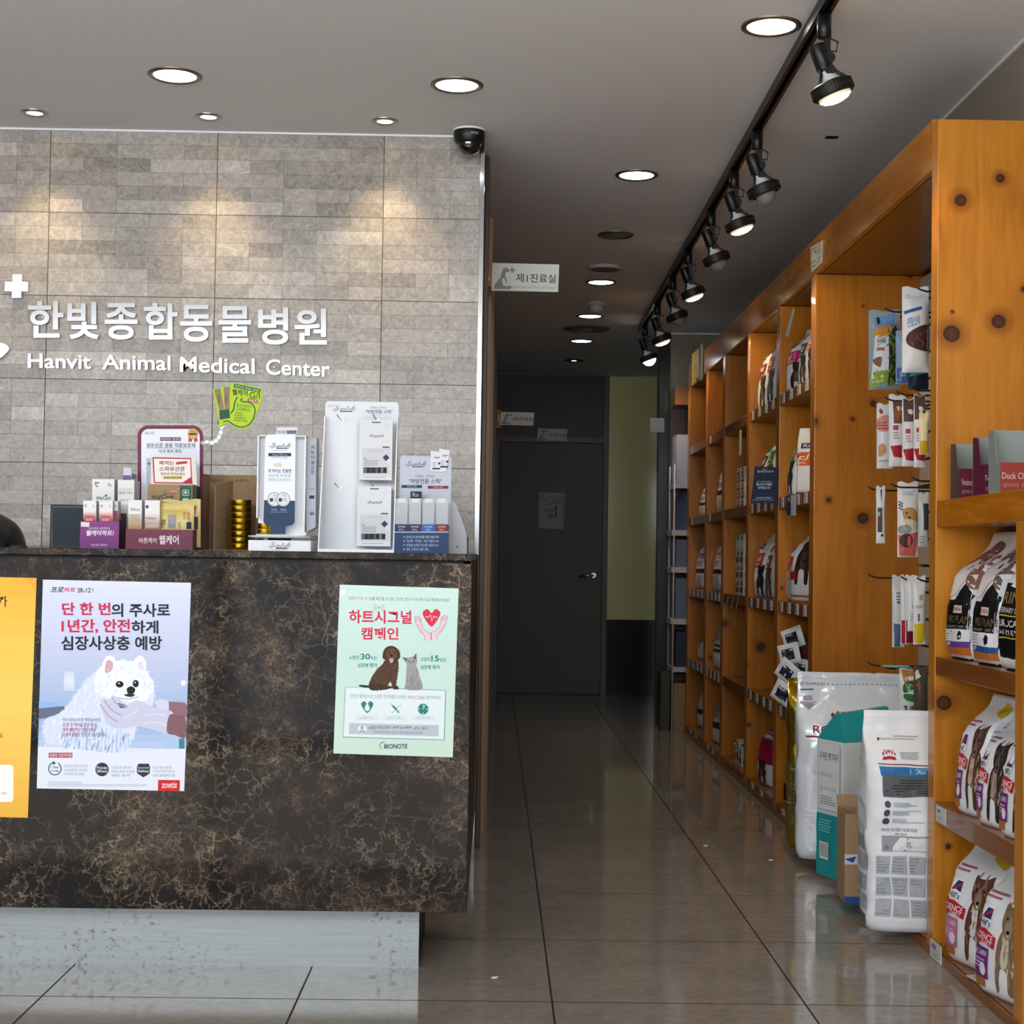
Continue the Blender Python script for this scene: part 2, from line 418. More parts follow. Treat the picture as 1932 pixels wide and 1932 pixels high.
struct('trim_3', MB().box(XR-.008, XR-.0005, -.8, 9.84, CEIL-.009, CEIL-.001, WHITE))
# corridor side wall with timber casings
struct('wall_corridor', MB().box(-.2, -.0565, YW+.131, YE, 0, CEIL, BROWN))
mb = MB(); mb.box(-.0565, -.040, 5.62, 5.70, 0, CEIL-.01, BROWN).box(-.0565, -.026, 5.90, 5.99, 0, 2.36, TANW).box(-.0565, -.018, 6.4, 6.48, 0, 2.2, TANW)
struct('trim_4', mb, bevel=.002)
mb = MB(); mb.box(-.0565, -.012, 7.0, 7.1, 0, 2.2, BROWN).box(-.0565, -.006, 8.6, 8.7, 0, 2.2, BROWN).box(-.0565, 0.0, 9.8, 9.9, 0, 2.2, BROWN)
struct('trim_5', mb, bevel=.002)
# end wall: dark timber, grey door, lit yellow-green frosted glass
DARKW = mat('dark_brown_laminate', '3c2a25', .45)
struct('wall_back', MB().box(-.2, 3.2, YE, YE+.1, 0, CEIL, DARKW))
mb = MB(); mb.box(.028, .845, YE-.025, YE-.002, .008, 1.985, mat('grey_door_leaf', '5a574e', .5))
door = struct('door_1', mb, bevel=.002)
mb = MB(); mb.box(-.035, .024, YE-.04, YE-.0005, 0, 2.03, BROWN).box(.849, .888, YE-.04, YE-.0005, 0, 2.53, BROWN).box(.024, .849, YE-.04, YE-.0005, 1.989, 2.03, BROWN)
mb.build('door_frame', door)
mb = MB(); mb.lathe([(.027, 0), (.027, .008), (.02, .012)], (.782, YE-.025, .94), (0, -1, 0), STEEL).lathe([(.01, 0), (.01, .05)], (.782, YE-.025, .94), (0, -1, 0), STEEL, 12)
mb.tube([(.782, YE-.072, .94), (.74, YE-.075, .937), (.665, YE-.072, .928)], .009, STEEL)
h = mb.build('door_handle', door); h['label'] = 'satin steel lever handle'
GGLASS = mat('yellow_green_frosted_glass', 'b6b380', .12, emit=.05, ecol='b6b380')
struct('window_1', MB().box(.892, 1.30, YE-.02, YE-.001, .592, CEIL-.002, GGLASS))
struct('wall_panel', MB().box(.892, 1.30, YE-.022, YE-.001, 0, .59, mat('dark_grey_gloss_panel', '34343a', .12)))
struct('trim_6', MB().box(-.05, 1.1, YE-.05, YE-.041, CEIL-.009, CEIL-.001, mat('grey_trim', '8d8a84', .6)))
struct('window_2', MB().box(1.262, 1.275, 9.98, YE-.03, 0, CEIL-.002, mat('side_glass', 'aab0a8', .05, trans=.8)))
# dark pillar and the grey timber wall beside the far end of the shelving
struct('pillar', MB().box(1.04, 1.108, 9.88, 9.98, 0, CEIL-.002, mat('black_lacquer_pillar', '0b0b0c', .25)))
m = NT('grey_washed_timber', .6); f, c = m.noise(m.mapped((40, 40, 1.2)), 2, 5, .6)
GREYW = m.base(m.ramp(f, [(.25, '6e6a5c'), (.75, '99937f')]))
struct('wall_far', MB().box(1.108, XW+.1, 9.90, 9.98, 0, CEIL-.012, GREYW))
struct('trim_7', MB().box(1.108, XR, 9.885, 9.90, CEIL-.012, CEIL-.002, WHITE))

# ---------------------------------------------------------------- ceiling fittings
LENS_ON = mat('lit_downlight_lens', 'f4f8ff', .4, emit=14, ecol='f2f7ff')
LENS_WARM = mat('lit_warm_bulb', 'ffdf9a', .4, emit=16, ecol='ffd890')
RIM = mat('brushed_nickel_rim', '8d8578', .4, 1); LENS_OFF = mat('unlit_reflector', '8b8681', .3, .6)
def downlight(x, y, ro, ri, label, on=True, warm=False, power=6, group=None, rim=RIM):
    t = thing('spot_downlight' if warm else 'downlight', label, 'ceiling light', (x, y, CEIL), 0, group)
    MB().lathe([(ro, -.001), (ro, .003), ((ro+ri)/2, .007), (ri, .004), (ri, -.001)], (x, y, CEIL), (0, 0, -1), rim, 40, True, False).build('trim_ring', t)
    l = MB().lathe([(ri-.0005, .0005), (ri-.0005, .0022)], (x, y, CEIL), (0, 0, -1), (LENS_WARM if warm else LENS_ON) if on else LENS_OFF, 40).build('lens', t)
    if on:
        L = bpy.data.lights.new('lamp_light', 'SPOT'); L.energy = power; L.color = (1, .74, .40) if warm else (.94, .97, 1)
        L.spot_size = math.radians(72 if warm else 125); L.spot_blend = 1.0 if warm else .8; L.shadow_soft_size = ri*.8
        o = bpy.data.objects.new('lamp_light', L); COL.objects.link(o); o.parent = t; o.location = (0, 0, -.012)
        if warm: o.rotation_euler = (math.radians(12), 0, 0)
    return t
for x, y, lb in ((-1.015, 4.757, 'lit round downlight above the left half of the counter'), (-.142, 4.802, 'lit round downlight left of the black dome camera'),
                 (.742, 4.222, 'lit round downlight nearest the camera, beside the black track'),):
    downlight(x, y, .083, .066, lb, power=5, group='round downlights')
for k, (x, y, on, lb) in enumerate(((.522, 5.883, True, 'lit round downlight in the aisle just past the dome camera'), (.527, 6.97, False, 'unlit round downlight in the aisle, fully dark reflector'),
                 (.541, 8.152, True, 'lit downlight just beyond the round ceiling speaker'), (.552, 9.283, True, 'lit downlight between smoke detector and wide round vent'),
                 (.559, 10.334, True, 'lit downlight just beyond the wide round vent'))):
    downlight(x, y, .083, .066, lb, on, power=3, group='round downlights')
downlight(.561, 11.346, .075, .02, 'farthest small downlight near the end wall, mostly dark', True, power=.4, group='round downlights', rim=BLACK)
for x, y, lb in ((-1.577, 5.19, 'leftmost small warm spotlight washing the stone wall'), (-.993, 5.2, 'middle small warm spotlight washing the stone wall'), (-.397, 5.215, 'right small warm spotlight washing the stone wall')):
    downlight(x, y, .046, .027, lb, True, True, 14, 'warm wall-washing spots', STEEL)
t = thing('ceiling_speaker', 'round grey speaker grille in the aisle ceiling', 'speaker', (.531, 7.74, CEIL))
MB().lathe([(.088, -.001), (.088, .012), (.080, .018), (.076, .014)], (.531, 7.74, CEIL), (0, 0, -1), mat('offwhite_plastic', 'b4b0a8', .5), 40, True, False).build('bezel', t)
MB().lathe([(.076, 0), (.076, .013)], (.531, 7.74, CEIL), (0, 0, -1), mat('speaker_mesh', '6f6b66', .6), 40).build('grille', t)
t = thing('smoke_detector', 'white domed smoke detector on the aisle ceiling', 'smoke detector', (.559, 8.805, CEIL))
MB().lathe([(.058, 0), (.058, .018), (.05, .024)], (.559, 8.805, CEIL), (0, 0, -1), MATS['offwhite_plastic'], 32).build('base', t)
MB().lathe([(.04, .02), (.042, .045), (.034, .056), (.01, .06)], (.559, 8.805, CEIL), (0, 0, -1), MATS['offwhite_plastic'], 32).build('sensor_cap', t)
t = thing('ceiling_vent', 'wide round grey air vent in the aisle ceiling', 'vent', (.558, 9.769, CEIL))
mb = MB()
for a, b in ((.15, .125), (.118, .06)): mb.lathe([(a, -.001), (a, .008), (b, .012), (b, -.001)], (.558, 9.769, CEIL), (0, 0, -1), mat('vent_grey', '75706a', .5), 40, True, False)
mb.build('louvre', t)
o = MB().box(1.128, 1.172, 5.300, 5.335, CEIL-.0006, CEIL, mat('slot_black', '080706', .9)).build('ceiling_slot'); tag(o, 'tiny black slot in the ceiling above the wooden shelves', 'ceiling slot')
# dome camera
t = thing('dome_camera', 'black dome security camera at the ceiling corner of the stone wall', 'camera', (-.111, 5.31, CEIL))
MB().lathe([(.056, 0), (.056, .006)], (-.111, 5.31, CEIL), (0, 0, -1), WHITE, 40).build('mount_plate', t)
mb = MB().lathe([(.054, .006), (.055, .02), (.052, .04), (.043, .05)], (-.111, 5.31, CEIL), (0, 0, -1), BLACK, 40)
Canvas(mb, lambda x, y, l: Vector((-.111+.0562*math.sin(x), 5.31-.0562*math.cos(x), y))).text('ıwox', .12, 2.512, .62, 2.503, 'a9b0bb', .01)
mb.build('housing', t)
MB().lathe([(.042, .044)]+[(.041*math.cos(a*PI/16), .048+.041*math.sin(a*PI/16)) for a in range(0, 9)], (-.111, 5.31, CEIL), (0, 0, -1), mat('smoked_dome', '111114', .04, coat=1), 40).build('dome', t)

# ---------------------------------------------------------------- track with eight lamp heads
tx0, tx1 = Vector((.836, 2.6, CEIL)), Vector((.899, 9.68, CEIL))
def railx(y): return tx0.x+(tx1.x-tx0.x)*(y-tx0.y)/(tx1.y-tx0.y)
mb = MB()
for a, b, z0, z1 in ((-.018, .018, -.012, -.0005), (-.018, -.007, -.034, -.012), (.007, .018, -.034, -.012)):
    mb.prism([tx0+Vector((a, 0, z0)), tx0+Vector((b, 0, z0)), tx0+Vector((b, 0, z1)), tx0+Vector((a, 0, z1))], tx1-tx0, BLACK)
o = mb.build('track_rail'); tag(o, 'long black lighting track running down the ceiling over the aisle', 'track rail')
RIB = NT('black_ribbed_ring', .45); MATS['black_ribbed_ring'].node_tree.nodes['Principled BSDF'].inputs['Base Color'].default_value = (*hx('17140f'), 1); RIB = RIB.m
BULBW = mat('bulb_white_neck', 'c9ccd0', .4); DULL = mat('unlit_bulb_glass', '8f8a80', .15, alpha=.75)
HOT = mat('lit_track_bulb', 'fff0c0', .4, emit=22, ecol='ffe6a8'); HOTW = mat('lit_white_bulb', 'ffffff', .4, emit=25, ecol='f4f8ff')
def track_head(y, kind, label):
    x = railx(y); t = thing('track_lamp', label, 'track lamp', (x, y, CEIL-.034), 0, 'lamp heads on the ceiling track')
    z = CEIL-.034
    mb = MB().lathe([(.014, .0005), (.019, .002), (.019, .062), (.013, .066)], (x, y, z), (0, 0, -1), BLACK, 16); mb.build('adapter', t)
    mb = MB().box(x-.004, x+.016, y-.008, y+.008, z-.145, z-.06, BLACK)
    for zz in (-.118, -.150): mb.lathe([(.014, -.013), (.014, .013)], (x+.014, y, z+zz), (0, 1, 0), BLACK, 14)
    mb.tube([(x+.01, y+.004, z-.06), (x+.038, y+.004, z-.072), (x+.034, y+.004, z-.098), (x+.012, y+.004, z-.095)], .0025, BLACK, 6)
    mb.build('arm', t, bevel=.001)
    ax = Vector((.36, .03, -.93)).normalized(); p = Vector((x-.020, y+.004, z-.082))
    mb = MB().lathe([(.020, 0), (.022, .006), (.022, .066), (.017, .074)], p, ax, BLACK, 20); mb.build('socket', t)
    b = p+ax*.07
    mb = MB().lathe([(.016, 0), (.019, .014), (.031, .036), (.038, .05)], b, ax, BULBW, 24); mb.build('bulb_neck', t)
    mb = MB(); q = b+ax*.036
    prof = [(.048, .0), (.054, .004), (.055, .032), (.052, .036)]
    mb.lathe(prof+[(.045, .036), (.045, .004), (.048, 0)], q, ax, RIB, 48, False, False)
    e1 = ax.cross(Vector((0, 1, 0))).normalized(); e2 = ax.cross(e1)
    for k in range(48):
        a = 2*PI*k/48; d = e1*math.cos(a)+e2*math.sin(a); mb.tube([q+d*.0552+ax*.005, q+d*.0562+ax*.031], .0013, RIB, 4)
    for a in (.6, 2.5, 4.4):
        d = e1*math.cos(a)+e2*math.sin(a); mb.tube([p+d*.02+ax*.066, p+d*.026+ax*.085, q+d*.047+ax*.006], .0045, BLACK, 6)
    mb.build('ring', t)
    if kind == 'warm':
        MB().lathe([(.040, .018), (.044, .040), (.042, .043)], q, ax, mat('fluted_diffuser', 'd9d4c6', .3, emit=.5, ecol='ffe2b0'), 40, True, False).build('diffuser', t)
        MB().lathe([(.041, .040), (.034, .049), (.018, .054), (.002, .055)], q, ax, HOT, 32).build('lit_face', t)
        e = 5; colr = (1, .74, .38)
    elif kind == 'white':
        MB().lathe([(.040, .02)]+[(.042*math.cos(a*PI/16), .026+.042*math.sin(a*PI/16)) for a in range(9)], q, ax, HOTW, 32).build('lit_bulb', t); e = 3; colr = (1, .97, .92)
    else:
        MB().lathe([(.036, .015)]+[(.036*math.cos(a*PI/16), .030+.042*math.sin(a*PI/16)) for a in range(9)], q, ax, DULL, 32).build('bulb', t); return
    L = bpy.data.lights.new('lamp_light', 'SPOT'); L.energy = e*2.2; L.color = colr; L.spot_size = math.radians(95); L.spot_blend = .6; L.shadow_soft_size = .03
    o = bpy.data.objects.new('lamp_light', L); COL.objects.link(o); o.parent = t; o.location = q+ax*.075-t.location
    o.rotation_euler = ax.to_track_quat('-Z', 'Y').to_euler()
for y, kd, lb in ((4.03, 'warm', 'nearest lit warm track lamp, largest in view'), (5.13, 'off', 'second track lamp from the camera, unlit with a clear dull dome'),
                  (5.66, 'warm', 'third track lamp from the camera, lit warm'), (6.31, 'off', 'fourth track lamp from the camera, unlit'),
                  (7.12, 'warm', 'fifth track lamp from the camera, lit warm'), (7.80, 'off', 'sixth track lamp from the camera, unlit'),
                  (8.60, 'warm', 'seventh track lamp from the camera, lit warm, last but one'), (9.40, 'white', 'farthest track lamp at the rail end, bare glowing white bulb')):
    track_head(y, kd, lb)

# ---------------------------------------------------------------- reception counter
CT, CF = 1.055, 3.84
t = thing('reception_counter', 'reception counter faced in dark brown marble on a steel plinth', 'counter', (-2.2, 4.6, 0))
MB().box(-4.4, -.046, CF-.004, 4.42, 1.037, CT, MARBLE).build('worktop', t, bevel=.002)
MB().box(-4.4, -.0575, CF, CF+.02, .168, 1.0305, MARBLE).build('front_panel', t, bevel=.0015)
MB().box(-4.4, -.06, CF+.02, 4.40, .170, .19, DARK).box(-4.4, -.06, CF+.02, CF+.05, 1.030, 1.037, DARK).box(-4.4, -.12, 4.36, 4.40, .19, 1.037, BROWN).build('carcass', t)
MB().box(-.078, -.0575, CF+.02, YW-.012, .17, 1.037, mat('black_brown_side', '14110f', .35)).build('side_panel', t)
MB().box(-4.4, -.1795, 3.962, 3.975, 0, .17, KICK).build('kick_plate', t)
MB().box(-4.4, -.181, 3.975, 4.36, 0, .17, DARK).build('plinth', t)
# staff desk top behind the counter is out of sight; the person sits on a stool behind it

# ---------------------------------------------------------------- wall lettering and emblems
def letters(root, word, x0, y0, x1, y1, bold, ext=.009, ch_boxes=None):
    """raised metal letters, one mesh each, in the box measured on the photograph"""
    full, _ = text_mesh(word, bold, .05); A = bbox2(full)
    for i, ch in enumerate(word):
        if ch == ' ': continue
        vs, fs = text_mesh(ch, bold, .05); b = bbox2(vs); mb = MB()
        if ch_boxes: X0, Y0, X1, Y1 = ch_boxes[i]; W_ = b
        else:
            pre = bbox2(text_mesh(word[:i+1], bold, .05)[0])[2]
            s = (x1-x0)/(A[2]-A[0]); X1 = x0+(pre-A[0])*s; X0 = X1-(b[2]-b[0])*s
            sy = (y1-y0)/(A[3]-A[1]); k = ((X0+X1)/2-x0)/(x1-x0)*TILT
            Y1 = y1-(b[1]-A[1])*sy+k; Y0 = y1-(b[3]-A[1])*sy+k
        pts = []
        for v in vs:
            u = (v.x-b[0])/(b[2]-b[0]); q = (v.y-b[1])/(b[3]-b[1])
            yy = YW-.004-ext*(v.z+.05)/.1
            pts.append(at(X0+(X1-X0)*u, Y1+(Y0-Y1)*q, Y=yy))
        mb.add(pts, fs, CHROME)
        # two short pins hold the letter off the stone
        c = sum(pts, Vector())/len(pts); mb.box(c.x-.002, c.x+.002, YW-.006, YW+.001, c.z-.002, c.z+.002, STEEL)
        mb.build('letter', root)
c1 = lambda x, y: (x/2.927, 480+y/2.927)
TILT = 0
t = thing('wall_lettering', 'large polished metal Korean sign letters on the stone wall', 'sign', (-1.12, YW-.004, 1.85))
KB = [(155, 258, 350, 460), (372, 262, 545, 468), (578, 268, 760, 470), (795, 268, 980, 470), (995, 278, 1172, 482), (1207, 285, 1387, 487), (1425, 292, 1592, 498), (1625, 300, 1805, 498)]
letters(t, '한빛종합동물병원', 0, 0, 1, 1, .021, ch_boxes=[(*c1(a, b), *c1(c, d)) for a, b, c, d in KB])
t = thing('wall_lettering', 'smaller polished metal English sign letters below the Korean ones', 'sign', (-1.12, YW-.004, 1.68))
for wd, (a, b, c, d), tl in (('Hanvit', (155, 547, 502, 626), 2), ('Animal', (565, 553, 940, 634), 2), ('Medical', (995, 565, 1405, 648), 4), ('Center', (1470, 579, 1820, 663), 4)):
    TILT = tl; x0, y0 = c1(a, b); x1, y1 = c1(c, d); letters(t, wd, x0, y0, x1, y1, .006)
def solid(name, pts, Y, th, m, parent=None, bevel=0, **kw):
    p = [at(x, y, Y=Y) for x, y in pts]; return MB().prism(p, Vector((0, th, 0)), m).build(name, parent, bevel=bevel, **kw)
W_ = mat('white_steel_emblem', 'd8dcdd', .3, .3)
X = [(23.5, 517.5), (41.5, 517.5), (41.5, 531), (53.5, 531.5), (53, 550), (40.5, 550), (40, 562), (22, 562), (22.5, 550), (8.5, 549.5), (9, 531), (23.5, 531)]
tag(solid('cross_emblem', X, YW-.014, .010, W_, bevel=.001), 'white metal cross emblem above the left end of the wall lettering', 'emblem')
X = spline([(-60, 640), (-20, 643), (4, 647), (14, 652), (17, 659), (10, 668), (0, 676), (-30, 690), (-70, 690)], 6)
tag(solid('curved_emblem', X, YW-.014, .010, W_, bevel=.001), 'rounded white metal emblem cut off by the left edge of view', 'emblem')

# ---------------------------------------------------------------- posters on the counter front
YP = CF-.0012
def sheet(name, TL, TR, BR, BL, m, label, cat='poster', Y=YP):
    mb = MB(); mb.prism([at(*p, Y=Y) for p in (TL, TR, BR, BL)], Vector((0, .001, 0)), m)
    return mb
# heartworm poster
mb = sheet('poster', (81, 1093.6), (360.4, 1099.6), (347.5, 1492.6), (69.3, 1487.4), P('d9deee'), '')
c = pxcanvas(mb, YP, 3.865, 0, 1060)
c.grad((313, 130), (1393, 153), (1355, 1365), (277, 1345), ['d2d8ee', 'c9d0ea', 'c3cae4', 'b9c3e0', 'a9bcdf', '93b0da', 'b4c8e6'], 24)
c.grad((470, 800), (540, 800), (545, 940), (465, 940), ['c9d2e8', 'd6deee', 'c3cee6'], 6); c.poly([(284, 1070), (480, 1050), (460, 1130), (284, 1145)], '5f6d86'); c.poly([(284, 1020), (420, 1022), (424, 1056), (283, 1062)], '8fb2e2')
c.poly([(1200, 1360), (1358, 1365), (1356, 1220), (1180, 1250)], 'a9c4e2'); c.rect(1305, 1290, 1345, 1362, '3f7d8e')
body = [(440, 1100), (520, 1010), (600, 900), (700, 800), (860, 760), (1040, 790), (1110, 900), (1120, 1010), (1080, 1100), (1000, 1200), (960, 1300), (900, 1385), (700, 1370), (480, 1340), (345, 1325), (315, 1240), (335, 1150)]
c.furry(body, 'cfd9ee', 26, 3, 14)
c.tufts(body, 'e4eaf7', 200, 60, 7, (95, 130), 4); c.tufts([(430, 1180), (700, 1150), (960, 1250), (900, 1370), (480, 1340)], '9fb9e0', 110, 70, 6, (85, 110), 6)
head = [(690, 900), (720, 780), (800, 735), (920, 720), (1030, 760), (1095, 840), (1120, 930), (1060, 1010), (940, 1020), (800, 990), (720, 960)]
c.furry(head, 'e6ebf6', 20, 9, 12)
c.furry([(752, 820), (750, 740), (778, 692), (820, 690), (850, 740), (830, 800)], 'f2f2f8', 10, 2, 8)
c.poly([(768, 810), (770, 745), (790, 715), (825, 740), (815, 790)], 'caa3ae', True)
c.furry([(975, 760), (985, 710), (1020, 685), (1055, 710), (1062, 770), (1040, 820)], 'eef0f8', 10, 5, 8)
c.poly([(1005, 770), (1015, 728), (1040, 735), (1045, 790)], 'd8d3e2', True)
c.tufts(head, 'cdd6ea', 80, 34, 5, (70, 110), 8)
c.ell(858, 880, 40, 30, 'ebe6ea'); c.ell(872, 893, 29, 24, '17120f'); c.ell(868, 886, 6, 5, 'ffffff'); c.ell(990, 888, 22, 27, '17120f'); c.ell(986, 880, 5, 5, 'ffffff')
c.poly([(925, 925), (955, 908), (985, 925), (978, 955), (950, 968), (930, 955)], '15171b', True); c.poly([(905, 968), (945, 962), (985, 968), (960, 985), (920, 980)], '22252b', True)
c.stroke([(815, 978), (880, 995), (940, 1000), (1010, 985)], 5, '8d93a8')
c.poly([(1180, 1030), (1290, 1022), (1358, 1040), (1356, 1130), (1250, 1140), (1200, 1090)], '8a6772', True)
c.poly([(1130, 1010), (1220, 1010), (1225, 1090), (1160, 1080)], 'c9d0e6', True)
glove = [(735, 1010), (800, 1000), (820, 975), (860, 990), (930, 1040), (1000, 1010), (1120, 1060), (1260, 1100), (1240, 1250), (1120, 1225), (1000, 1200), (880, 1215), (800, 1195), (755, 1120)]
c.poly(glove, 'c6c6df', True); c.poly([(860, 1030), (930, 1055), (880, 1065)], '4a4658', True)
for q in ([(730, 1040), (790, 1120), (860, 1170)], [(760, 1010), (820, 1085), (890, 1120)], [(815, 985), (850, 1035), (930, 1060)]): c.stroke(q, 9, 'a3a1c2')
for q in ([(1060, 1120), (1130, 1110), (1220, 1125)], [(1050, 1180), (1140, 1170), (1230, 1200)], [(900, 1140), (980, 1100), (1010, 1060)]): c.stroke(q, 5, 'e4e6f4')
c.poly([(1235, 1120), (1300, 1118), (1352, 1145), (1350, 1282), (1280, 1265), (1218, 1240)], '7e5a63', True)
c.ell(1338, 883, 20, 20, 'f2f5fb')
c.poly([(277, 1345), (560, 1368), (800, 1395), (1000, 1390), (1200, 1372), (1355, 1365), (1343, 1672), (268, 1652)], 'dde3f0')
c.text('프로', 368, 184, 460, 220, '20222c', .016, 10); c.text('하트', 462, 186, 545, 222, 'c02840', .016, 10); c.text('SR-12', 566, 190, 660, 225, '23252e', .01); c.text('주', 664, 195, 686, 222, '9a5060')
RED, INK = 'c22246', '1d2130'
c.text('단 한 번', 452, 297, 806, 388, RED, .027); c.text('의 주사로', 812, 303, 1240, 402, INK, .027)
c.text('1년간, 안전', 448, 418, 948, 522, RED, .027); c.text('하게', 958, 428, 1155, 524, INK, .027)
c.text('심장사상충 예방', 446, 540, 1182, 645, INK, .025)
c.text('미국 심장사상충 협회(AHS)는', 458, 1138, 740, 1168, '5a6580'); c.text('단 한 번 예방을 거르거나', 458, 1174, 696, 1202, 'b5486a', .008)
c.text('늦게 예방하는 것만으로도', 457, 1210, 702, 1238, 'b5486a', .008); c.text('감염의 위험', 456, 1246, 560, 1274, 'b5486a', .008); c.text('이 있다고 보고합니다', 566, 1246, 776, 1276, '4a556f')
c.rect(355, 1392, 528, 1428, 'a54050'); c.text('동물용 전문의약품', 362, 1398, 522, 1422, 'eed8dc', .005)
c.ring(400, 1508, 42, 49, '2c3644', -60, 250); c.poly([(385, 1452), (410, 1468), (384, 1480)], '2c3644'); c.text('1 Year', 370, 1488, 430, 1506, '2c3644', .012); c.text('Long', 375, 1514, 425, 1534, '2c3644', .012)
c.ell(744, 1514, 49, 50, '2b313c'); c.text('Proven', 706, 1490, 782, 1512, 'd9dee8', .01); c.text('Efficacy', 708, 1516, 784, 1542, 'd9dee8', .01)
c.poly([(1010, 1472), (1085, 1472), (1094, 1500), (1090, 1545), (1045, 1572), (1000, 1542), (997, 1498)], '2b313c'); c.text('Improved', 1003, 1494, 1084, 1512, 'd9dee8'); c.text('Safety', 1006, 1516, 1086, 1540, 'd9dee8', .012)
for x, L in ((468, ('마이크로스피어 수화 담긴', '유효성분이 1년 동안', '지속적으로 방출')), (812, ('시험으로 확인된', '100% 심장사상충', '예방 효과')), (1114, ('임신 및 수유견', '강아지(12주령이상) 및', '노령견, 품위종에도 안전'))):
    for k, s_ in enumerate(L): c.text(s_, x, 1480+29*k+(x > 800)*10, x+(170 if x < 1100 else 160)*(.72+.05*len(s_)/3 if len(s_) < 10 else 1), 1500+29*k+(x > 800)*10, '8b93a4')
c.lines(348, 1600, 1105, 1640, 4, 'a9b0be', 2, .3, .7)
c.poly([(1153, 1590), (1312, 1592), (1310, 1674), (1151, 1670)], 'c8232c'); c.text('zoetis', 1178, 1604, 1288, 1650, 'f3dadb', .012, 4)
tag(mb.build('poster'), 'pale blue vaccine poster with a white fluffy dog on the counter front', 'poster', 'posters on the counter front')
# yellow poster at the left edge
mb = sheet('poster', (-212, 1084), (69, 1090.5), (52.5, 1543), (-230, 1536), P('e6b53f'), '')
c = pxcanvas(mb, YP, 3.865, 0, 1060)
c.grad((-815, 97), (267, 119), (203, 1865), (-885, 1840), ['e8ad38', 'ecbf52', 'efc95f', 'eec058', 'e9b040'], 12)
c.poly([(180, 122), (267, 120), (262, 218)], 'e4a13a'); c.poly([(155, 1864), (203, 1866), (206, 1815)], 'e6a844')
c.text('니까', -70, 248, 52, 328, '3a2414', .02); c.text('니다', -60, 365, 4, 392, '4a3320'); c.text('세요', -30, 1246, 20, 1284, '4a3320', .006)
c.rrect(-240, 1480, 98, 1752, 24, 'f2efe8'); c.text('.com', 10, 1680, 48, 1696, '8d8d92')
tag(mb.build('poster'), 'golden yellow poster cut off by the left edge of the photo', 'poster', 'posters on the counter front')
# green heart campaign poster
mb = sheet('poster', (641, 1103), (865.3, 1110.3), (854.3, 1429), (629, 1421.5), P('c5ded6'), '')
c = pxcanvas(mb, YP, 5.222, 600, 1080)
c.grad((216, 120), (1385, 158), (1328, 1822), (152, 1783), ['c8e2dc', 'c2dfd7', 'c1ddd4', 'c6ded4', 'c4ddce'], 10)
c.poly([(218, 178), (270, 166), (268, 220), (212, 224)], 'dfe9e8')
TEAL = '1f7f78'; MAG = 'cf2350'
c.text('심장의 이상 시그널', 300, 236, 535, 270, 'b05a78', .004, 0, 4); c.text('을 확인할 수 있는 간단한 검사가 있다면? 지금 확인해 보세요!', 537, 240, 1295, 276, '44646c', .004, 0, 16)
c.text('하트시그널', 305, 368, 922, 502, MAG, .026, 0, 8); c.text('캠페인', 424, 540, 792, 662, MAG, .026, 0, 3)
for a0, a1 in ((-50, 50), (130, 230)):
    for rr in (22, 36, 50): c.ring(600, 348, rr, rr+4, 'c78a9a', a0, a1, 10)
c.ell(600, 348, 7, 7, '5a4a55')
heart = lambda cx, cy, s_: spline([(cx, cy-.52*s_), (cx+.45*s_, cy-.95*s_), (cx+.98*s_, cy-.6*s_), (cx+.8*s_, cy+.05*s_), (cx, cy+s_), (cx-.8*s_, cy+.05*s_), (cx-.98*s_, cy-.6*s_), (cx-.45*s_, cy-.95*s_)], 6)
c.poly(heart(1118, 445, 88), 'd3294f'); c.stroke([(1058, 440), (1090, 438), (1106, 415), (1122, 485), (1140, 425), (1150, 440), (1176, 440)], 7, 'f4d6da', False)
for s_ in (1, -1):
    q = lambda x, y: (1114+s_*(x-1114), y+(8 if s_ > 0 else 0))
    hand = [q(x, y) for x, y in ((1052, 662), (1056, 620), (1000, 570), (966, 500), (950, 428), (960, 424), (982, 480), (980, 420), (994, 424), (1004, 480), (1006, 436), (1018, 446), (1018, 492), (1026, 500), (1028, 540), (1070, 575), (1112, 592), (1112, 662))]
    c.poly(hand, 'e3c3d4'); c.stroke(hand, 4, '9b5873', False); c.stroke([q(985, 500), q(1010, 560), q(1040, 590)], 3, 'b77a95')
c.text('노령견', 306, 818, 402, 858, TEAL, .012); c.text('30', 418, 800, 515, 858, TEAL, .024); c.text('%는', 520, 822, 586, 862, TEAL, .01); c.text('심장병 환자', 390, 894, 584, 936, TEAL, .016)
c.text('고양이', 1008, 836, 1104, 876, TEAL, .012); c.text('15', 1116, 818, 1192, 878, TEAL, .024); c.text('%는', 1196, 840, 1268, 882, TEAL, .01); c.text('심장병 환자', 1008, 912, 1200, 954, TEAL, .016)
for x in (463, 1165): c.ring(x-28, 800, 30, 34, 'd9d48c', 180, 330, 10); c.ring(x+28, 800, 30, 34, 'd9d48c', 210, 360, 10)
c.poly([(415, 1108), (540, 1118), (720, 1122), (715, 1140), (520, 1138), (415, 1124)], '1d1a18', True)
dogb = [(660, 870), (780, 860), (790, 960), (775, 1060), (770, 1125), (795, 1150), (740, 1148), (715, 1080), (690, 1105), (680, 1152), (600, 1158), (520, 1155), (500, 1110), (530, 1030), (580, 960), (640, 900)]
c.furry(dogb, '4a3120', 10, 4, 8); c.tufts(dogb, '6a4a30', 120, 26, 5, (70, 120), 3); c.tufts(dogb, '2c1c12', 80, 22, 5, (60, 130), 9)
c.furry([(640, 840), (650, 770), (690, 730), (740, 728), (790, 760), (808, 820), (790, 860), (750, 880), (690, 875)], '3b2617', 9, 6, 8)
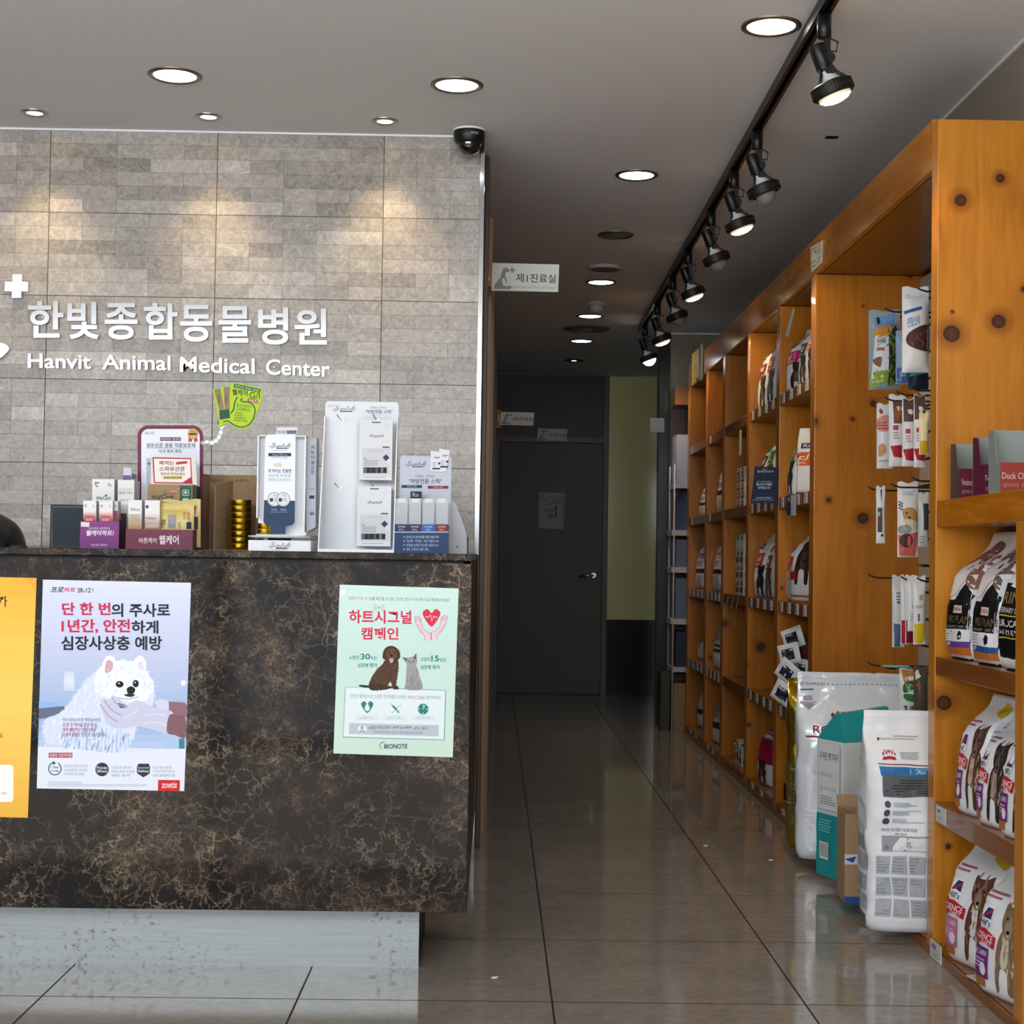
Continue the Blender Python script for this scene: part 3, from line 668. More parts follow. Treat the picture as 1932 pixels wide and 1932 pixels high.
c.furry([(672, 800), (700, 750), (750, 755), (778, 800), (760, 850), (720, 870), (688, 850)], '5d402a', 6, 8, 8)
c.ell(700, 790, 7, 8, '120c08'); c.ell(752, 792, 7, 8, '120c08'); c.ell(722, 818, 14, 11, '120c08'); c.poly([(706, 850), (740, 850), (738, 880), (720, 892), (706, 880)], 'd39aa6', True)
catb = [(880, 900), (950, 905), (985, 960), (1005, 1040), (1028, 1110), (1010, 1158), (930, 1162), (870, 1150), (850, 1140), (868, 1080), (870, 1000)]
c.furry(catb, '9c9a9c', 5, 5, 8); c.tufts(catb, '7f7d80', 70, 30, 5, (75, 105), 2); c.poly([(905, 1040), (945, 1040), (940, 1120), (915, 1125)], '8a888b', True)
c.furry([(868, 870), (885, 845), (930, 835), (968, 860), (972, 900), (945, 935), (905, 935), (876, 905)], '9d9b9d', 4, 7, 8)
c.poly([(866, 885), (828, 834), (890, 846)], '6f6a70'); c.poly([(930, 842), (968, 796), (972, 870)], '6a656b'); c.ell(898, 880, 8, 7, '3a3a30'); c.ell(940, 876, 8, 7, '3a3a30'); c.ell(922, 898, 6, 5, '5a4a50')
fr = [(272, 1130), (1254, 1165), (1240, 1648), (250, 1618)]
c.poly([(267, 1126), (1260, 1160), (1246, 1653), (246, 1624)], '4f8a86'); c.poly(fr, 'dbe6ea')
c.furry([(500, 1120), (520, 1090), (600, 1100), (680, 1120), (690, 1150), (600, 1160), (520, 1158)], '3a2518', 8, 3, 6); c.poly([(738, 1120), (780, 1118), (796, 1150), (745, 1150)], '3a2518', True)
c.poly([(870, 1120), (1000, 1110), (1024, 1140), (1000, 1160), (880, 1156)], '8f8d90', True)
c.text('간단한 혈액검사로 소중한 반려동물이 보내는', 316, 1198, 872, 1238, '6d8a8e', .003, 0, 8); c.text('하트시그널', 884, 1212, 1024, 1248, 'b75a78', .006, 0, 2); c.text('을 확인하세요!', 1028, 1216, 1210, 1250, '6d8a8e', .003)
c.poly(heart(485, 1325, 60), TEAL); c.poly(spline([(485, 1290), (510, 1340), (485, 1368), (460, 1340)], 6), 'dbe6ea')
c.stroke([(712, 1290), (735, 1312)], 5, '3f6f78', False); c.poly([(728, 1318), (742, 1306), (782, 1348), (768, 1362)], '2d7a7c'); c.poly([(770, 1366), (788, 1350), (806, 1380), (790, 1390)], '6fa2a4'); c.stroke([(726, 1388), (816, 1300)], 4, '55727a', False)
c.ell(1036, 1346, 52, 54, TEAL); c.stroke([(1036, 1300), (1036, 1350), (1056, 1306)], 7, 'e4efee', False)
for a, b in ((995, 1344), (1076, 1348), (1034, 1388)): c.ell(a, b, 7, 5, 'e4efee')
for x, s_ in ((370, '#소량혈액검사'), (648, '#바이오검사'), (924, '#10분내결과확인')):
    c.rrect(x, 1408, x+218, 1452, 20, '9fc4c2'); c.rrect(x+3, 1411, x+215, 1449, 18, 'dbe6ea'); c.text(s_, x+32, 1420, x+186, 1442, '6d8f92')
c.poly([(308, 1484), (1192, 1505), (1186, 1615), (306, 1590)], 'b6bfcb'); c.ell(434, 1546, 42, 42, 'e0e6ea'); c.ell(434, 1528, 16, 20, '9aa3ad'); c.poly([(398, 1580), (412, 1552), (456, 1552), (470, 1582)], 'a6afb8')
c.text('#심장 바이오마커', 500, 1510, 712, 1544, '3b4252', .008); c.text('#NT-proBNP', 736, 1516, 922, 1546, '3b4252', .006); c.text('#TnI 검사', 946, 1518, 1072, 1550, '3b4252', .006); c.text('검사에 대한 자세한 사항은 수의사 선생님께 문의하세요', 540, 1560, 1032, 1588, '69717d', 0, 0, 6)
c.ring(640, 1706, 30, 36, 'a05a3c', 110, 300, 14); c.text('BIONOTE', 650, 1690, 878, 1736, '37465a', .012, 4)
tag(mb.build('poster'), 'pale green heart campaign poster with a brown dog and grey cat', 'poster', 'posters on the counter front')

# ---------------------------------------------------------------- things standing on the counter
ZT = CT+.0005
def xs(px, py, Y): return at(px, py, Y=Y).x
def zs(px, py, Y): return at(px, py, Y=Y).z
def pbox(mb, x0, y0, x1, y1, Y, d, m, z0=None):
    """box whose front face at depth Y spans the given photo pixels"""
    ym, xm = (y0+y1)/2, (x0+x1)/2
    return mb.box(xs(x0, ym, Y), xs(x1, ym, Y), Y, Y+d, ZT if z0 is None else z0, zs(xm, y0, Y), m)
def ground(x0, x1, Y): return ((xs(x0, 1000, Y)+xs(x1, 1000, Y))/2, Y, ZT)
def signature(c, x0, y0, x1, y1, m, wd):
    """looping script logo with a bar under its right half"""
    q = [(.0, .62), (.12, .55), (.22, .3), (.3, .12), (.26, .02), (.17, .14), (.2, .34), (.27, .55), (.2, .8), (.1, .82), (.18, .66), (.3, .5), (.33, .72), (.38, .5), (.43, .42), (.42, .72), (.38, 1.0), (.35, .9), (.45, .55), (.5, .45), (.5, .68), (.55, .46), (.58, .66), (.62, .45), (.68, .1), (.64, .62), (.7, .5), (.73, .66), (.8, .45), (.78, .66), (.86, .3), (.95, .0), (.88, .3), (.84, .66), (.92, .4), (.96, .4), (.9, .75), (.86, .95)]
    c.stroke([(x0+(x1-x0)*a, y0+(y1-y0)*b) for a, b in q], wd, m, True, 4)
    c.rect(x0+(x1-x0)*.36, y0+(y1-y0)*.78, x0+(x1-x0)*.84, y0+(y1-y0)*.98, mixh(m, 'ffffff', .15))

# monitor
t = thing('monitor', 'dark switched-off monitor behind the purple medicine box', 'monitor', ground(94, 160, 4.2))
mb = MB(); pbox(mb, 94, 952, 166, 1036, 4.2, .02, mat('monitor_bezel', '0e1218', .35)); mb.build('bezel', t, bevel=.003)
mb = MB(); c = pxcanvas(mb, 4.199); c.rect(99, 958, 165, 1031, mat('monitor_glass', '242e38', .12, spec=.3)); mb.build('screen', t)
x = xs(130, 1000, 4.2); MB().box(x-.03, x+.03, 4.221, 4.27, ZT, ZT+.006, DARK).box(x-.01, x+.01, 4.221, 4.235, ZT+.006, ZT+.07, DARK).build('stand', t)

# purple counter box with its three small medicine cartons
PUR, MAR = '7a3a7c', '6f3048'
def tray(label, x0, y0, x1, y1, Y, d, front, side, back_y=None):
    t = thing('display_box', label, 'box', ground(x0, x1, Y)); mb = MB()
    a, b = xs(x0, (y0+y1)/2, Y), xs(x1, (y0+y1)/2, Y); z1 = zs((x0+x1)/2, y0, Y); zb = zs((x0+x1)/2, back_y or y0, Y+d)
    th = .0015; M = P(front, .4); N = P(side, .5)
    mb.box(a, b, Y, Y+th, ZT, z1, M).box(a, b, Y+th, Y+d, ZT, ZT+th, N).box(a, b, Y+d-th, Y+d, ZT+th, zb, N)
    for q in (a, b-th): mb.prism([(q, Y+th, ZT+th), (q, Y+d-th, ZT+th), (q, Y+d-th, zb), (q, Y+th, z1)], (th, 0, 0), N)
    return t, mb
t, mb = tray('purple counter display box with white Korean lettering', 151, 983.6, 224.5, 1035, 3.96, .075, PUR, '4b1930', 968)
c = pxcanvas(mb, 3.96, 6.9, 0, 780)
c.grad((1050, 1405), (1550, 1412), (1545, 1755), (1038, 1750), ['7d3c7c', '7f3f80', '7b3b7e', '733475'], 8)
c.poly([(1056, 1412), (1165, 1418), (1160, 1478), (1052, 1472)], 'd8d3dc'); c.text('의료보호용 심장영양제', 1150, 1480, 1425, 1510, 'd9c4dc', .004); c.text('웰케어하트!', 1115, 1520, 1475, 1592, 'ece2f0', .022, 12); c.text('바른케어 웰케어', 1188, 1698, 1390, 1730, 'd2bcd6', .006)
mb.build('carton', t)
def carton(label, x0, y0, x1, y1, Y, d, art, z0=ZT+.002, name='medicine_box', group=None, col='dcdcdc', side='c4c4c6'):
    t = thing(name, label, 'box', ground(x0, x1, Y), 0, group); mb = MB()
    pbox(mb, x0, y0, x1, y1, Y, d, P(side, .45), z0)
    c = pxcanvas(mb, Y, 1, 0, 0, k=0); zb = (x0, y0, x1, y1)
    c.rect(x0, y0, x1, y1, P(col, .4)); art(c, x0, y0, x1, y1); mb.build('carton', t); return t
def heart_mark(c, x, y, s_, m='5a5a60'):
    c.stroke([(x-s_, y-s_*.5), (x-s_*.5, y-s_), (x, y-s_*.3), (x+s_*.5, y-s_), (x+s_, y-s_*.4)], s_*.4, m); c.stroke([(x-s_, y-s_*.5), (x-.3*s_, y+s_*.7), (x, y+s_), (x+s_*.4, y+s_*.5)], s_*.4, m)
def art_pink(c, x0, y0, x1, y1):
    w, h = x1-x0, y1-y0
    c.grad((x0, y0+.5*h), (x1, y0+.5*h), (x1, y1), (x0, y1), ['dcdcdc', 'cf9a9a', 'bd5d60', 'a83c44'], 10)
    heart_mark(c, x0+.2*w, y0+.26*h, w*.1); c.text('Rx', x0+.75*w, y0+.2*h, x0+.88*w, y0+.31*h, '6a6a70', .01)
    c.text('WelCare', x0+.15*w, y0+.68*h, x0+.85*w, y0+.78*h, '5e1420', .016); c.lines(x0+.2*w, y0+.84*h, x0+.8*w, y0+.95*h, 2, 'dfc3c4', 3)
G = 'pink and white medicine cartons'
carton('leftmost pink-based white medicine carton in the purple box', 157, 944.5, 181, 1030, 3.975, .03, lambda c, a, b, e, d: art_pink(c, a, b, e, 985), group=G)
carton('middle pink-based white medicine carton in the purple box', 187, 945, 212, 1030, 3.975, .03, lambda c, a, b, e, d: art_pink(c, a, b, e, 985), group=G)
carton('rightmost pink-based medicine carton set back in the purple box', 214.5, 945.5, 222, 1030, 3.995, .03, lambda c, a, b, e, d: (c.rect(a, b+18, e, 985, 'a84850'), heart_mark(c, a+3, b+10, 2)), group=G)
def art_wel(c, x0, y0, x1, y1):
    heart_mark(c, 183, 914, 4.2); c.text('Rx', 204, 911, 211, 918, '5a5a60', .01); c.text('Wel', 180, 936.5, 193, 943, '2b2f33', .02, 2); c.text('Care', 194, 935.5, 208, 943, '1e7a5c', .02, 2); c.poly([(197, 936), (200, 932.5), (203, 936)], '2f8a60', True)
carton('larger white carton with a green leaf logo behind the purple box', 174, 904, 215, 1035, 4.06, .05, art_wel, ZT)
def art_kr(c, x0, y0, x1, y1):
    c.text('의료보호용 심장영양제', 225, 922, 250, 924.6, '6a6470', .004); c.text('웰케어하트', 224, 926.5, 250.5, 933, '7a4a55', .006); c.text('30포 X 2', 226, 942, 246, 945, '3b4a80', .01)
carton('white carton with Korean lettering left of the maroon board', 222, 905.5, 252.5, 1035, 4.06, .06, art_kr, ZT, name='medicine_carton')
SIL = mat('silver_sachet_foil', 'b3b8c8', .3)
def sachet(label, pts, Y, c0, band):
    mb = MB(); mb.prism([at(*p, Y=Y) for p in pts], Vector((0, .004, 0)), c0)
    c = pxcanvas(mb, Y); L = lambda p, q, f: (p[0]+(q[0]-p[0])*f, p[1]+(q[1]-p[1])*f)
    c.poly([L(pts[0], pts[3], .5), L(pts[1], pts[2], .5), L(pts[1], pts[2], .85), L(pts[0], pts[3], .85)], band)
    tag(mb.build('sachet'), label, 'sachet', 'medicine sachets'); 
sachet('silver sachet with a purple band leaning up out of a white carton', [(233.5, 882), (248.5, 882.5), (246, 912), (231, 911)], 4.09, SIL, '6a5a86')
sachet('dark purple sachet tucked beside the maroon board edge', [(250, 893), (257.5, 896), (257, 912), (248, 911)], 4.10, P('4b4168', .3), '7a6d96')

# maroon counter tray with cartons and yellow pouches
t, mb = tray('wide maroon counter tray with white Korean lettering', 237, 999, 363.5, 1037, 3.95, .075, MAR, '55384a')
c = pxcanvas(mb, 3.95); c.text('바른케어', 262, 1014.5, 295.5, 1025, 'd9c6cf', .016); c.text('웰케어', 300, 1010, 337, 1027, 'e8dade', .02); mb.build('carton', t)
def art_tan(c, x0, y0, x1, y1):
    c.grad((x0, 970), (x1, 970), (x1, 1000), (x0, 1000), ['cfc8bd', 'b79f84', 'a07a55'], 8); c.text('WelCare', 246, 958, 264, 964, '3f6f62', .014); c.lines(245, 970, 265, 985, 5, '9d9080', 4)
carton('white carton fading to tan standing left in the maroon tray', 242, 943.5, 267, 1033, 3.965, .03, art_tan)
def art_w2(c, x0, y0, x1, y1):
    c.grad((x0, 970), (x1, 970), (x1, 1000), (x0, 1000), ['d8d5d2', 'b9a89c', '9a6a50'], 6); c.ell(277.5, 956, 3.2, 3.2, '4a4e58'); c.text('WelCare', 275, 975, 294, 980, '5e4a40', .012); c.text('심장영양제', 275, 990, 298, 996, 'e4d8d2')
carton('white carton with a dark round mark beside the yellow pouches', 273.5, 944, 301, 1033, 3.968, .03, art_w2)
YEL = mat('yellow_pouch_film', 'c2ad5e', .3)
def pouch(name, label, x0, y0, x1, y1, Y, d, m, art, group=None, dark=None):
    t = thing(name, label, 'pouch', at((x0+x1)/2, y1, Y=Y), 0, group); mb = MB()
    def f(u, v, l=0, s_=1):
        x = x0+(x1-x0)*u; bul = (1-abs(2*u-1)**3)*(math.sin(PI*min(1, v/.86))**.5 if v < .86 else 0)
        p = at(x, y0+(y1-y0)*(1-v)-2*math.sin(u*9)*(v > .85), Y=Y); p.y -= s_*(d/2*bul)+l; return p
    mb.grid(lambda u, v: f(u, v, 0, 1), 24, 24, m); mb.grid(lambda u, v: f(u, v, -.0006, -1), 14, 14, m)
    c = Canvas(mb, lambda x, y, l: f((x-x0)/(x1-x0), 1-(y-y0)/(y1-y0), l+.0016), sub=7, span=(x0, x1, y0, y1)); art(c); mb.build('film', t); return t
def art_y(c):
    c.poly([(296, 967), (300, 962), (302, 985), (297, 990)], 'b0603a', True); c.text('WelCare', 305, 996, 313.5, 980, '2e3a2c', .012)
    c.rect(318, 971, 333, 997, '8f918c'); c.text('Pro', 321, 989, 331, 995, '2f7a5a', .01); c.rect(353, 985, 361.5, 998, '20222c'); c.text('저지방', 353.5, 966, 359, 983, 'b0392c', .012); c.text('건강', 346, 966, 351, 980, 'b0762c', .01); c.text('연어껍', 337.5, 985, 342, 998, '4d4630')
G2 = 'yellow pouches in the maroon tray'
pouch('snack_pouch', 'front yellow pouch standing in the maroon tray', 294, 951, 366, 1033, 3.985, .018, YEL, art_y, G2)
pouch('snack_pouch', 'yellow pouch behind, its right edge and dark label showing', 305, 943, 378.5, 1033, 4.008, .018, YEL, lambda c: (c.rect(364, 975, 374, 999, '20222c'), c.text('저지방', 366, 955, 371, 974, 'b0392c', .012)), G2)

# tall maroon-bordered board
YB = 4.13
t = thing('display_board', 'tall white display board with a maroon rounded border', 'display board', ground(260, 383, YB))
def rr(x0, y0, x1, y1, r): 
    pts = []
    for cx, cy, a0 in ((x1-r, y0+r, 270), (x1, y1, None), (x0, y1, None), (x0+r, y0+r, 180)):
        if a0 is None: pts.append((cx, cy)); continue
        pts += [(cx+r*math.cos(math.radians(a0+15*k)), cy+r*math.sin(math.radians(a0+15*k))) for k in range(7)]
    return pts
mb = MB(); p = [at(x, y, Y=YB) for x, y in rr(259.6, 802.5, 383, 1036, 20)]
for v in p:
    if v.z < ZT+.02: v.z = ZT
mb.prism(p, Vector((0, .004, 0)), P('6a2c48'))
c = pxcanvas(mb, YB, 5.521, 240, 700)
inner = rr(147, 604, 755, 1830, 75); c.poly(inner, 'dde3ee')
c.text('BALVET', 188, 632, 288, 660, '5b5577', .01); c.rect(343, 690, 560, 728, '5e2c40'); c.text('바른케어 웰케어', 352, 697, 552, 722, 'dccbd2', .006)
c.text('생유산균 겸용 약효보호제', 197, 750, 708, 798, '2d3658', .016); c.rect(197, 800, 706, 804, '6d7ea0'); c.text('미국 특허 획득', 330, 816, 568, 856, '4a3a50', .012)
c.rect(200, 905, 250, 1175, 'aebccb'); c.poly([(222, 945), (232, 945), (232, 960), (244, 960), (244, 970), (232, 970), (232, 985), (222, 985), (222, 970), (206, 970), (206, 960), (222, 960)], '1f7a8a')
for s_ in (-1, 1): c.poly([(685+s_*8, 690), (685+s_*42, 690), (685+s_*50, 745), (685+s_*32, 728), (685+s_*14, 745)], 'a8262e')
c.ell(685, 655, 56, 58, 'b08a4c'); c.ell(685, 655, 48, 50, 'c9a566'); c.rect(645, 645, 725, 668, '5a3a20'); c.text('특허', 665, 620, 705, 642, '5a3a20', .01)
mb.build('board', t)
mb = MB().prism([(xs(320, 1000, YB)-.02, YB+.0045, ZT), (xs(320, 1000, YB)-.02, YB+.08, ZT), (xs(320, 1000, YB)-.02, YB+.0045, ZT+.15)], (.003, 0, 0), PAPER).build('easel_back', t)
# kraft carton with a red framed card on it
t = thing('kraft_carton', 'brown kraft carton with a dark green end panel', 'box', ground(278, 368, 4.045))
mb = MB(); pbox(mb, 277.5, 914, 362, 1036, 4.045, .06, KRAFT); c = pxcanvas(mb, 4.045, 5.521, 240, 700)
c.poly([(548, 1192), (672, 1198), (668, 1400), (546, 1400)], '27523c'); c.rrect(575, 1236, 642, 1300, 14, 'b7c9be'); c.rrect(582, 1243, 635, 1293, 10, '27523c'); c.ell(608, 1266, 16, 16, 'b7c9be'); c.rrect(575, 1325, 642, 1390, 14, 'b7c9be')
c.text('Wel', 245, 1290, 342, 1338, '3a3226', .02, 8); c.text('Care', 352, 1282, 480, 1338, '3a3226', .02, 8); c.poly([(385, 1282), (405, 1262), (425, 1282)], '3f7a48', True); c.poly([(440, 1262), (522, 1240), (524, 1262), (442, 1290)], 'b03a34'); c.text('강아지용', 446, 1250, 518, 1272, 'e6cfc2', .01, 0, -8)
mb.build('carton', t)
x0, x1 = xs(362.2, 960, 4.046), xs(370.5, 960, 4.046)
MB().box(x0, x1-.0, 4.047, 4.1, ZT, zs(366, 917, 4.047), P('1d2a24')).build('end_panel', t)
t = thing('promotion_card', 'cream card with a red frame standing on the kraft carton', 'card', ground(286, 370, 4.05))
zk = zs(320, 914, 4.045)+.0005
p = [at(x, y, Y=4.05) for x, y in ((285, 859), (369, 864), (372, 914), (284, 914))]
for v in p[2:]: v.z = zk
mb = MB().prism(p, Vector((0, .002, 0)), P('d8cfc6')); c = pxcanvas(mb, 4.05, 5.521, 240, 700)
c.poly([(262, 898), (665, 906), (680, 1176), (278, 1168)], '9c1f3a'); c.poly([(276, 912), (655, 918), (668, 1162), (290, 1156)], 'e2dbd6'); c.poly([(668, 1100), (680, 1176), (560, 1172)], 'a41f3a')
c.text('짜먹는', 330, 934, 492, 980, '6b4a20', .022); c.text('스파유산균', 335, 994, 600, 1044, '6b4a20', .022); c.text('편하게 먹여보세요!', 348, 1056, 604, 1088, '3c3430', .012); c.poly([(508, 948), (624, 936), (626, 964), (510, 976)], 'b03a4c'); c.rrect(374, 1096, 574, 1126, 12, 'b09a55'); c.text('강아지, 고양이 전용', 386, 1102, 562, 1121, '3c3430', .006)
mb.build('card', t)
# lime wobbler card on a clear arm
t = thing('wobbler_card', 'lime green stomach-shaped card on a clear arm clipped to the maroon board', 'sign card', at(440, 770, Y=4.12))
o5 = lambda x, y: (240+x/5.521, 700+y/5.521)
def arm(pts, y): return [at(*o5(a, b), Y=y) for a, b in pts]
ACR = mat('clear_acrylic', 'e9eef0', .08, trans=.85, ior=1.3)
mb = MB(); q = [(760, 748), (830, 742), (885, 748), (925, 728), (955, 690), (975, 640), (985, 580), (1035, 545)]
Q = arm(q, 4.127)
for a, b in zip(Q, Q[1:]): 
    d = (b-a).normalized(); n = Vector((-d.z, 0, d.x))*.0045; mb.prism([a+n+d*.001, b+n-d*.001, b-n-d*.001, a-n+d*.001], (0, .0025, 0), ACR)
for a in Q[1:-1]: mb.lathe([(.0055, -.001), (.0055, .0035)], a, (0, 1, 0), mat('clear_joint', 'e4e9ec', .15), 10)
mb.prism([at(382, 834, Y=4.126), at(392, 830, Y=4.126), at(392, 838, Y=4.126), at(382, 840, Y=4.126)], (0, .010, 0), ACR); mb.build('arm', t)
out = [(885, 190), (970, 168), (985, 160), (1070, 162), (1082, 130), (1110, 114), (1390, 172), (1414, 205), (1405, 290), (1375, 380), (1340, 470), (1300, 560), (1240, 605), (1180, 608), (1120, 590), (1060, 545), (1010, 555), (975, 580), (932, 575), (955, 500), (920, 350)]
mb = MB().prism([at(*o5(x, y), Y=4.12) for x, y in out], Vector((0, .0015, 0)), P('93b544')); c = pxcanvas(mb, 4.12, 5.521, 240, 700)
cx, cy = 1160, 370; c.poly([(cx+(x-cx)*.965, cy+(y-cy)*.965) for x, y in out], 'aac81e')
for q in (((905, 195), (972, 180), (1012, 400), (958, 408)), ((1002, 170), (1070, 168), (1066, 398), (1016, 402))): c.poly(q, '8d7358')
c.poly([(958, 408), (1064, 398), (1072, 490), (966, 508)], '1f4f3c'); c.text('WelCare', 945, 350, 965, 250, '3f3a2c', .012); c.text('WelCare', 1020, 350, 1042, 250, '3f3a2c', .012)
c.poly([(1118, 130), (1392, 190), (1384, 226), (1104, 168)], '1f4f2c'); c.text('유박으로 새로운 세대의', 1124, 140, 1372, 162, 'd7e6b0', .008, 0, 56)
c.text('웰케어', 1092, 182, 1252, 250, '24401c', .022, 4, 16); c.text('G/I', 1272, 218, 1382, 284, '24401c', .008, 0, 6); c.poly([(1256, 282), (1362, 300), (1358, 340), (1252, 320)], '9c3b3c'); c.text('위장관', 1266, 290, 1350, 318, 'e6d2c8', .012, 0, 14)
DG = '1f5a28'; c.stroke([(1148, 268), (1120, 330), (1108, 400), (1076, 442)], 14, DG); c.stroke([(1204, 282), (1184, 300), (1200, 318), (1280, 330), (1325, 380), (1330, 440), (1300, 520), (1250, 570), (1180, 584), (1110, 560), (1050, 522), (1000, 530)], 13, DG); c.stroke([(950, 520), (948, 560)], 12, DG)
c.text('흡수가잘되는', 1140, 338, 1296, 372, '5a6f30', .012, 0, 14); c.text('고단백효소', 1140, 376, 1280, 412, '5a6f30', .02, 0, 14)
for k, s_ in enumerate(('√위장질환', '√헬리코박터용 유산균', '√췌장질환 유방', '√위장예방 식이섬유')): c.text(s_, 1118-4*k, 420+27*k, 1200+18*k, 440+27*k, '3f5a1c', .006, 0, 12)
mb.build('card', t)

# cardboard dispenser with a stack of gold tins
t = thing('cardboard_divider', 'open brown cardboard dispenser with handwriting beside the gold tins', 'cardboard box', ground(372, 482, 4.2))
mb = MB(); yb = 4.27; yf = 4.15
xa, xb = xs(379, 960, yf), xs(483.5, 960, yf); zt = zs(430, 896, yb)
mb.box(xa, xb, yb, yb+.003, ZT, zt, KRAFT); mb.prism([(xa-.009, yf, ZT), (xa-.002, yb, ZT), (xa-.002, yb, zt), (xa-.009, yf, zs(372, 893, yf))], (.003, 0, 0), KRAFT)
mb.prism([(xb, yf, ZT), (xb, yb, ZT), (xb, yb, zt), (xb, yf, zs(480, 893, yf))], (.003, 0, 0), P('54463a')); mb.box(xa-.005, xb, yf, yb, ZT, ZT+.0025, KRAFT)
xm = xs(404, 960, yf+.02); xn = xs(437, 960, yb)
mb.prism([(xm, yf+.02, ZT+.003), (xn, yb, ZT+.003), (xn, yb, zs(437, 906, yb)), (xm, yf+.02, zs(404, 916, yf+.02))], (.003, 0, 0), KRAFT)
c = pxcanvas(mb, yb, 5.521, 240, 700); c.text('패밀리치', 852, 1122, 994, 1156, '2b2620', .0, 0, 6); c.text('패밀리치', 1130, 1126, 1268, 1156, '2b2620', .0, 0, 4); mb.build('carton', t)
TINL = mat('gold_tin_rim', 'd9b84a', .3, 1)
def tin(x, y, z, label, group, r=.0306, h=.0168):
    t = thing('gold_tin', label, 'tin', (x, y, z), 0, group)
    MB().lathe([(r*.93, 0), (r*.97, .0012), (r*.97, h-.0035)], (x, y, z), (0, 0, 1), GOLD, 36).build('can', t)
    MB().lathe([(r*.97, h-.0035), (r, h-.003), (r, h-.0004), (r*.96, h-.0002)], (x, y, z), (0, 0, 1), TINL, 36).build('lid', t); return t
zz = ZT+.0028; nth = ('bottom', 'second lowest', 'third lowest', 'fourth lowest', 'fourth from the top', 'third from the top', 'second from the top', 'top')
for k in range(8): tin(xs(452.5, 990, 4.19)+.0004*((k*7) % 3-1), 4.19, zz+.0170*k, nth[k]+' gold tin of the stack in the cardboard dispenser', 'stacked gold tins')

# rotating white stand
t = thing('rotating_stand', 'white rotating counter stand with script logo and navy card', 'display stand', ground(468, 587, 4.06))
mb = MB(); pbox(mb, 468, 1019.5, 586.6, 1042, 4.0, .14, WHITE); c = pxcanvas(mb, 4.0, 4.025, 440, 700); signature(c, 262, 1298, 442, 1352, '2c3038', 3); c.rect(294, 1357, 410, 1361, '8c929c'); mb.build('base_box', t, bevel=.0015)
zc = zs(530, 1019.5, 4.0); xc = xs(528, 1000, 4.07)
MB().lathe([(.03, 0), (.03, .006)], (xc, 4.07, zc), (0, 0, 1), DARK, 30).lathe([(.06, .006), (.082, .008), (.082, .0125), (.03, .0127)], (xc, 4.07, zc), (0, 0, 1), mat('clear_turntable', 'd9dde0', .2), 40).build('turntable', t)
zd = zc+.0135
mb = MB(); X0, X1 = xs(485, 920, 4.045), xs(577, 920, 4.045); zt = zs(530, 822, 4.045)
mb.box(X0, X1, 4.075, 4.078, zd, zt, WHITE).box(X0, X0+.003, 4.04, 4.075, zd+.045, zt, WHITE).box(X1-.003, X1, 4.03, 4.1, zd+.01, zt, WHITE).box(X0, X1, 4.04, 4.075, zd, zd+.002, WHITE)
mb.box(X0, X1, 4.04, 4.075, zt-.002, zt, WHITE); mb.build('body', t)
mb = MB(); p = [at(x, y, Y=4.05) for x, y in ((577, 825), (597, 827), (595, 995), (578, 1004))]
mb.prism(p, Vector((.004, .03, 0)), P('a9adb8')); c = pxcanvas(mb, 4.05, 4.025, 440, 700)
for k, s_ in enumerate(('처', '방', '이', '필', '요', '한')): c.text(s_, 590, 565+38*k, 618, 595+38*k, '3a4258', .016)
c.rect(578, 945, 616, 970, '232c44'); c.text('약 먹', 584, 890, 612, 910, '4a5268'); signature(c, 578, 1065, 614, 1095, '3a4258', 2.5); mb.build('side_panel', t)
mb = MB(); card = [(243, 505), (262, 482), (456, 482), (474, 500), (466, 1150), (450, 1168), (398, 1182), (396, 1238), (284, 1236), (284, 1180), (240, 1164), (229, 1140)]
p = [at(440+x/4.025, 700+y/4.025, Y=4.028) for x, y in card]; mb.prism(p, Vector((0, .0015, 0)), P('e2e7ef')); c = pxcanvas(mb, 4.028, 4.025, 440, 700)
c.poly([(235, 980), (469, 985), (466, 1150), (450, 1168), (398, 1182), (396, 1238), (284, 1236), (284, 1180), (240, 1164), (229, 1140)], '233c5e')
signature(c, 270, 545, 442, 592, '3a4258', 3.4); c.rect(298, 601, 410, 605, '9aa0ac'); c.rect(267, 622, 440, 648, '22304c'); c.text('Prebiotic 처방 snack', 296, 628, 412, 643, 'c3cad8'); c.text('건강하게 먹는 비법의', 292, 652, 412, 666, '6a7288')
c.rect(307, 700, 368, 728, 'd6c9b4'); c.text('약 먹이는 전용캔', 266, 744, 440, 774, '25324c', .018); c.text('저단백·저지방', 264, 782, 438, 808, '7c8494', 0); c.text('저칼로리·한 바람 ♧', 264, 814, 436, 838, '7c8494', 0)
for q in (312, 380): c.ell(q, 974, 53, 55, 'a59f92'); c.ell(q, 974, 46, 48, 'd5d8de'); c.rect(q-34, 965, q-10, 992, '22304c'); c.text('Rx', q-4, 940, q+26, 952, '5a6278'); c.lines(q-4, 966, q+34, 990, 3, '8a92a2', 2)
c.text('전용캔', 288, 1046, 332, 1060, 'b7c2d4'); c.text('처방캔', 358, 1046, 402, 1060, 'b7c2d4'); c.lines(282, 1066, 412, 1076, 1, '8094b0'); mb.build('front_card', t)
mb = MB(); p = [at(440+x/4.025, 700+y/4.025, Y=4.06) for x, y in ((334, 425), (490, 427), (478, 500), (318, 500))]; mb.prism(p, Vector((0, .0015, 0)), P('d2d5dc')); c = pxcanvas(mb, 4.06, 4.025, 440, 700)
c.text('처방사료캔', 332, 452, 402, 474, '3a4258', .012); c.rect(408, 452, 478, 476, '22304c'); c.text('만나보세요', 414, 456, 472, 472, 'cdd4e0'); mb.build('top_card', t)
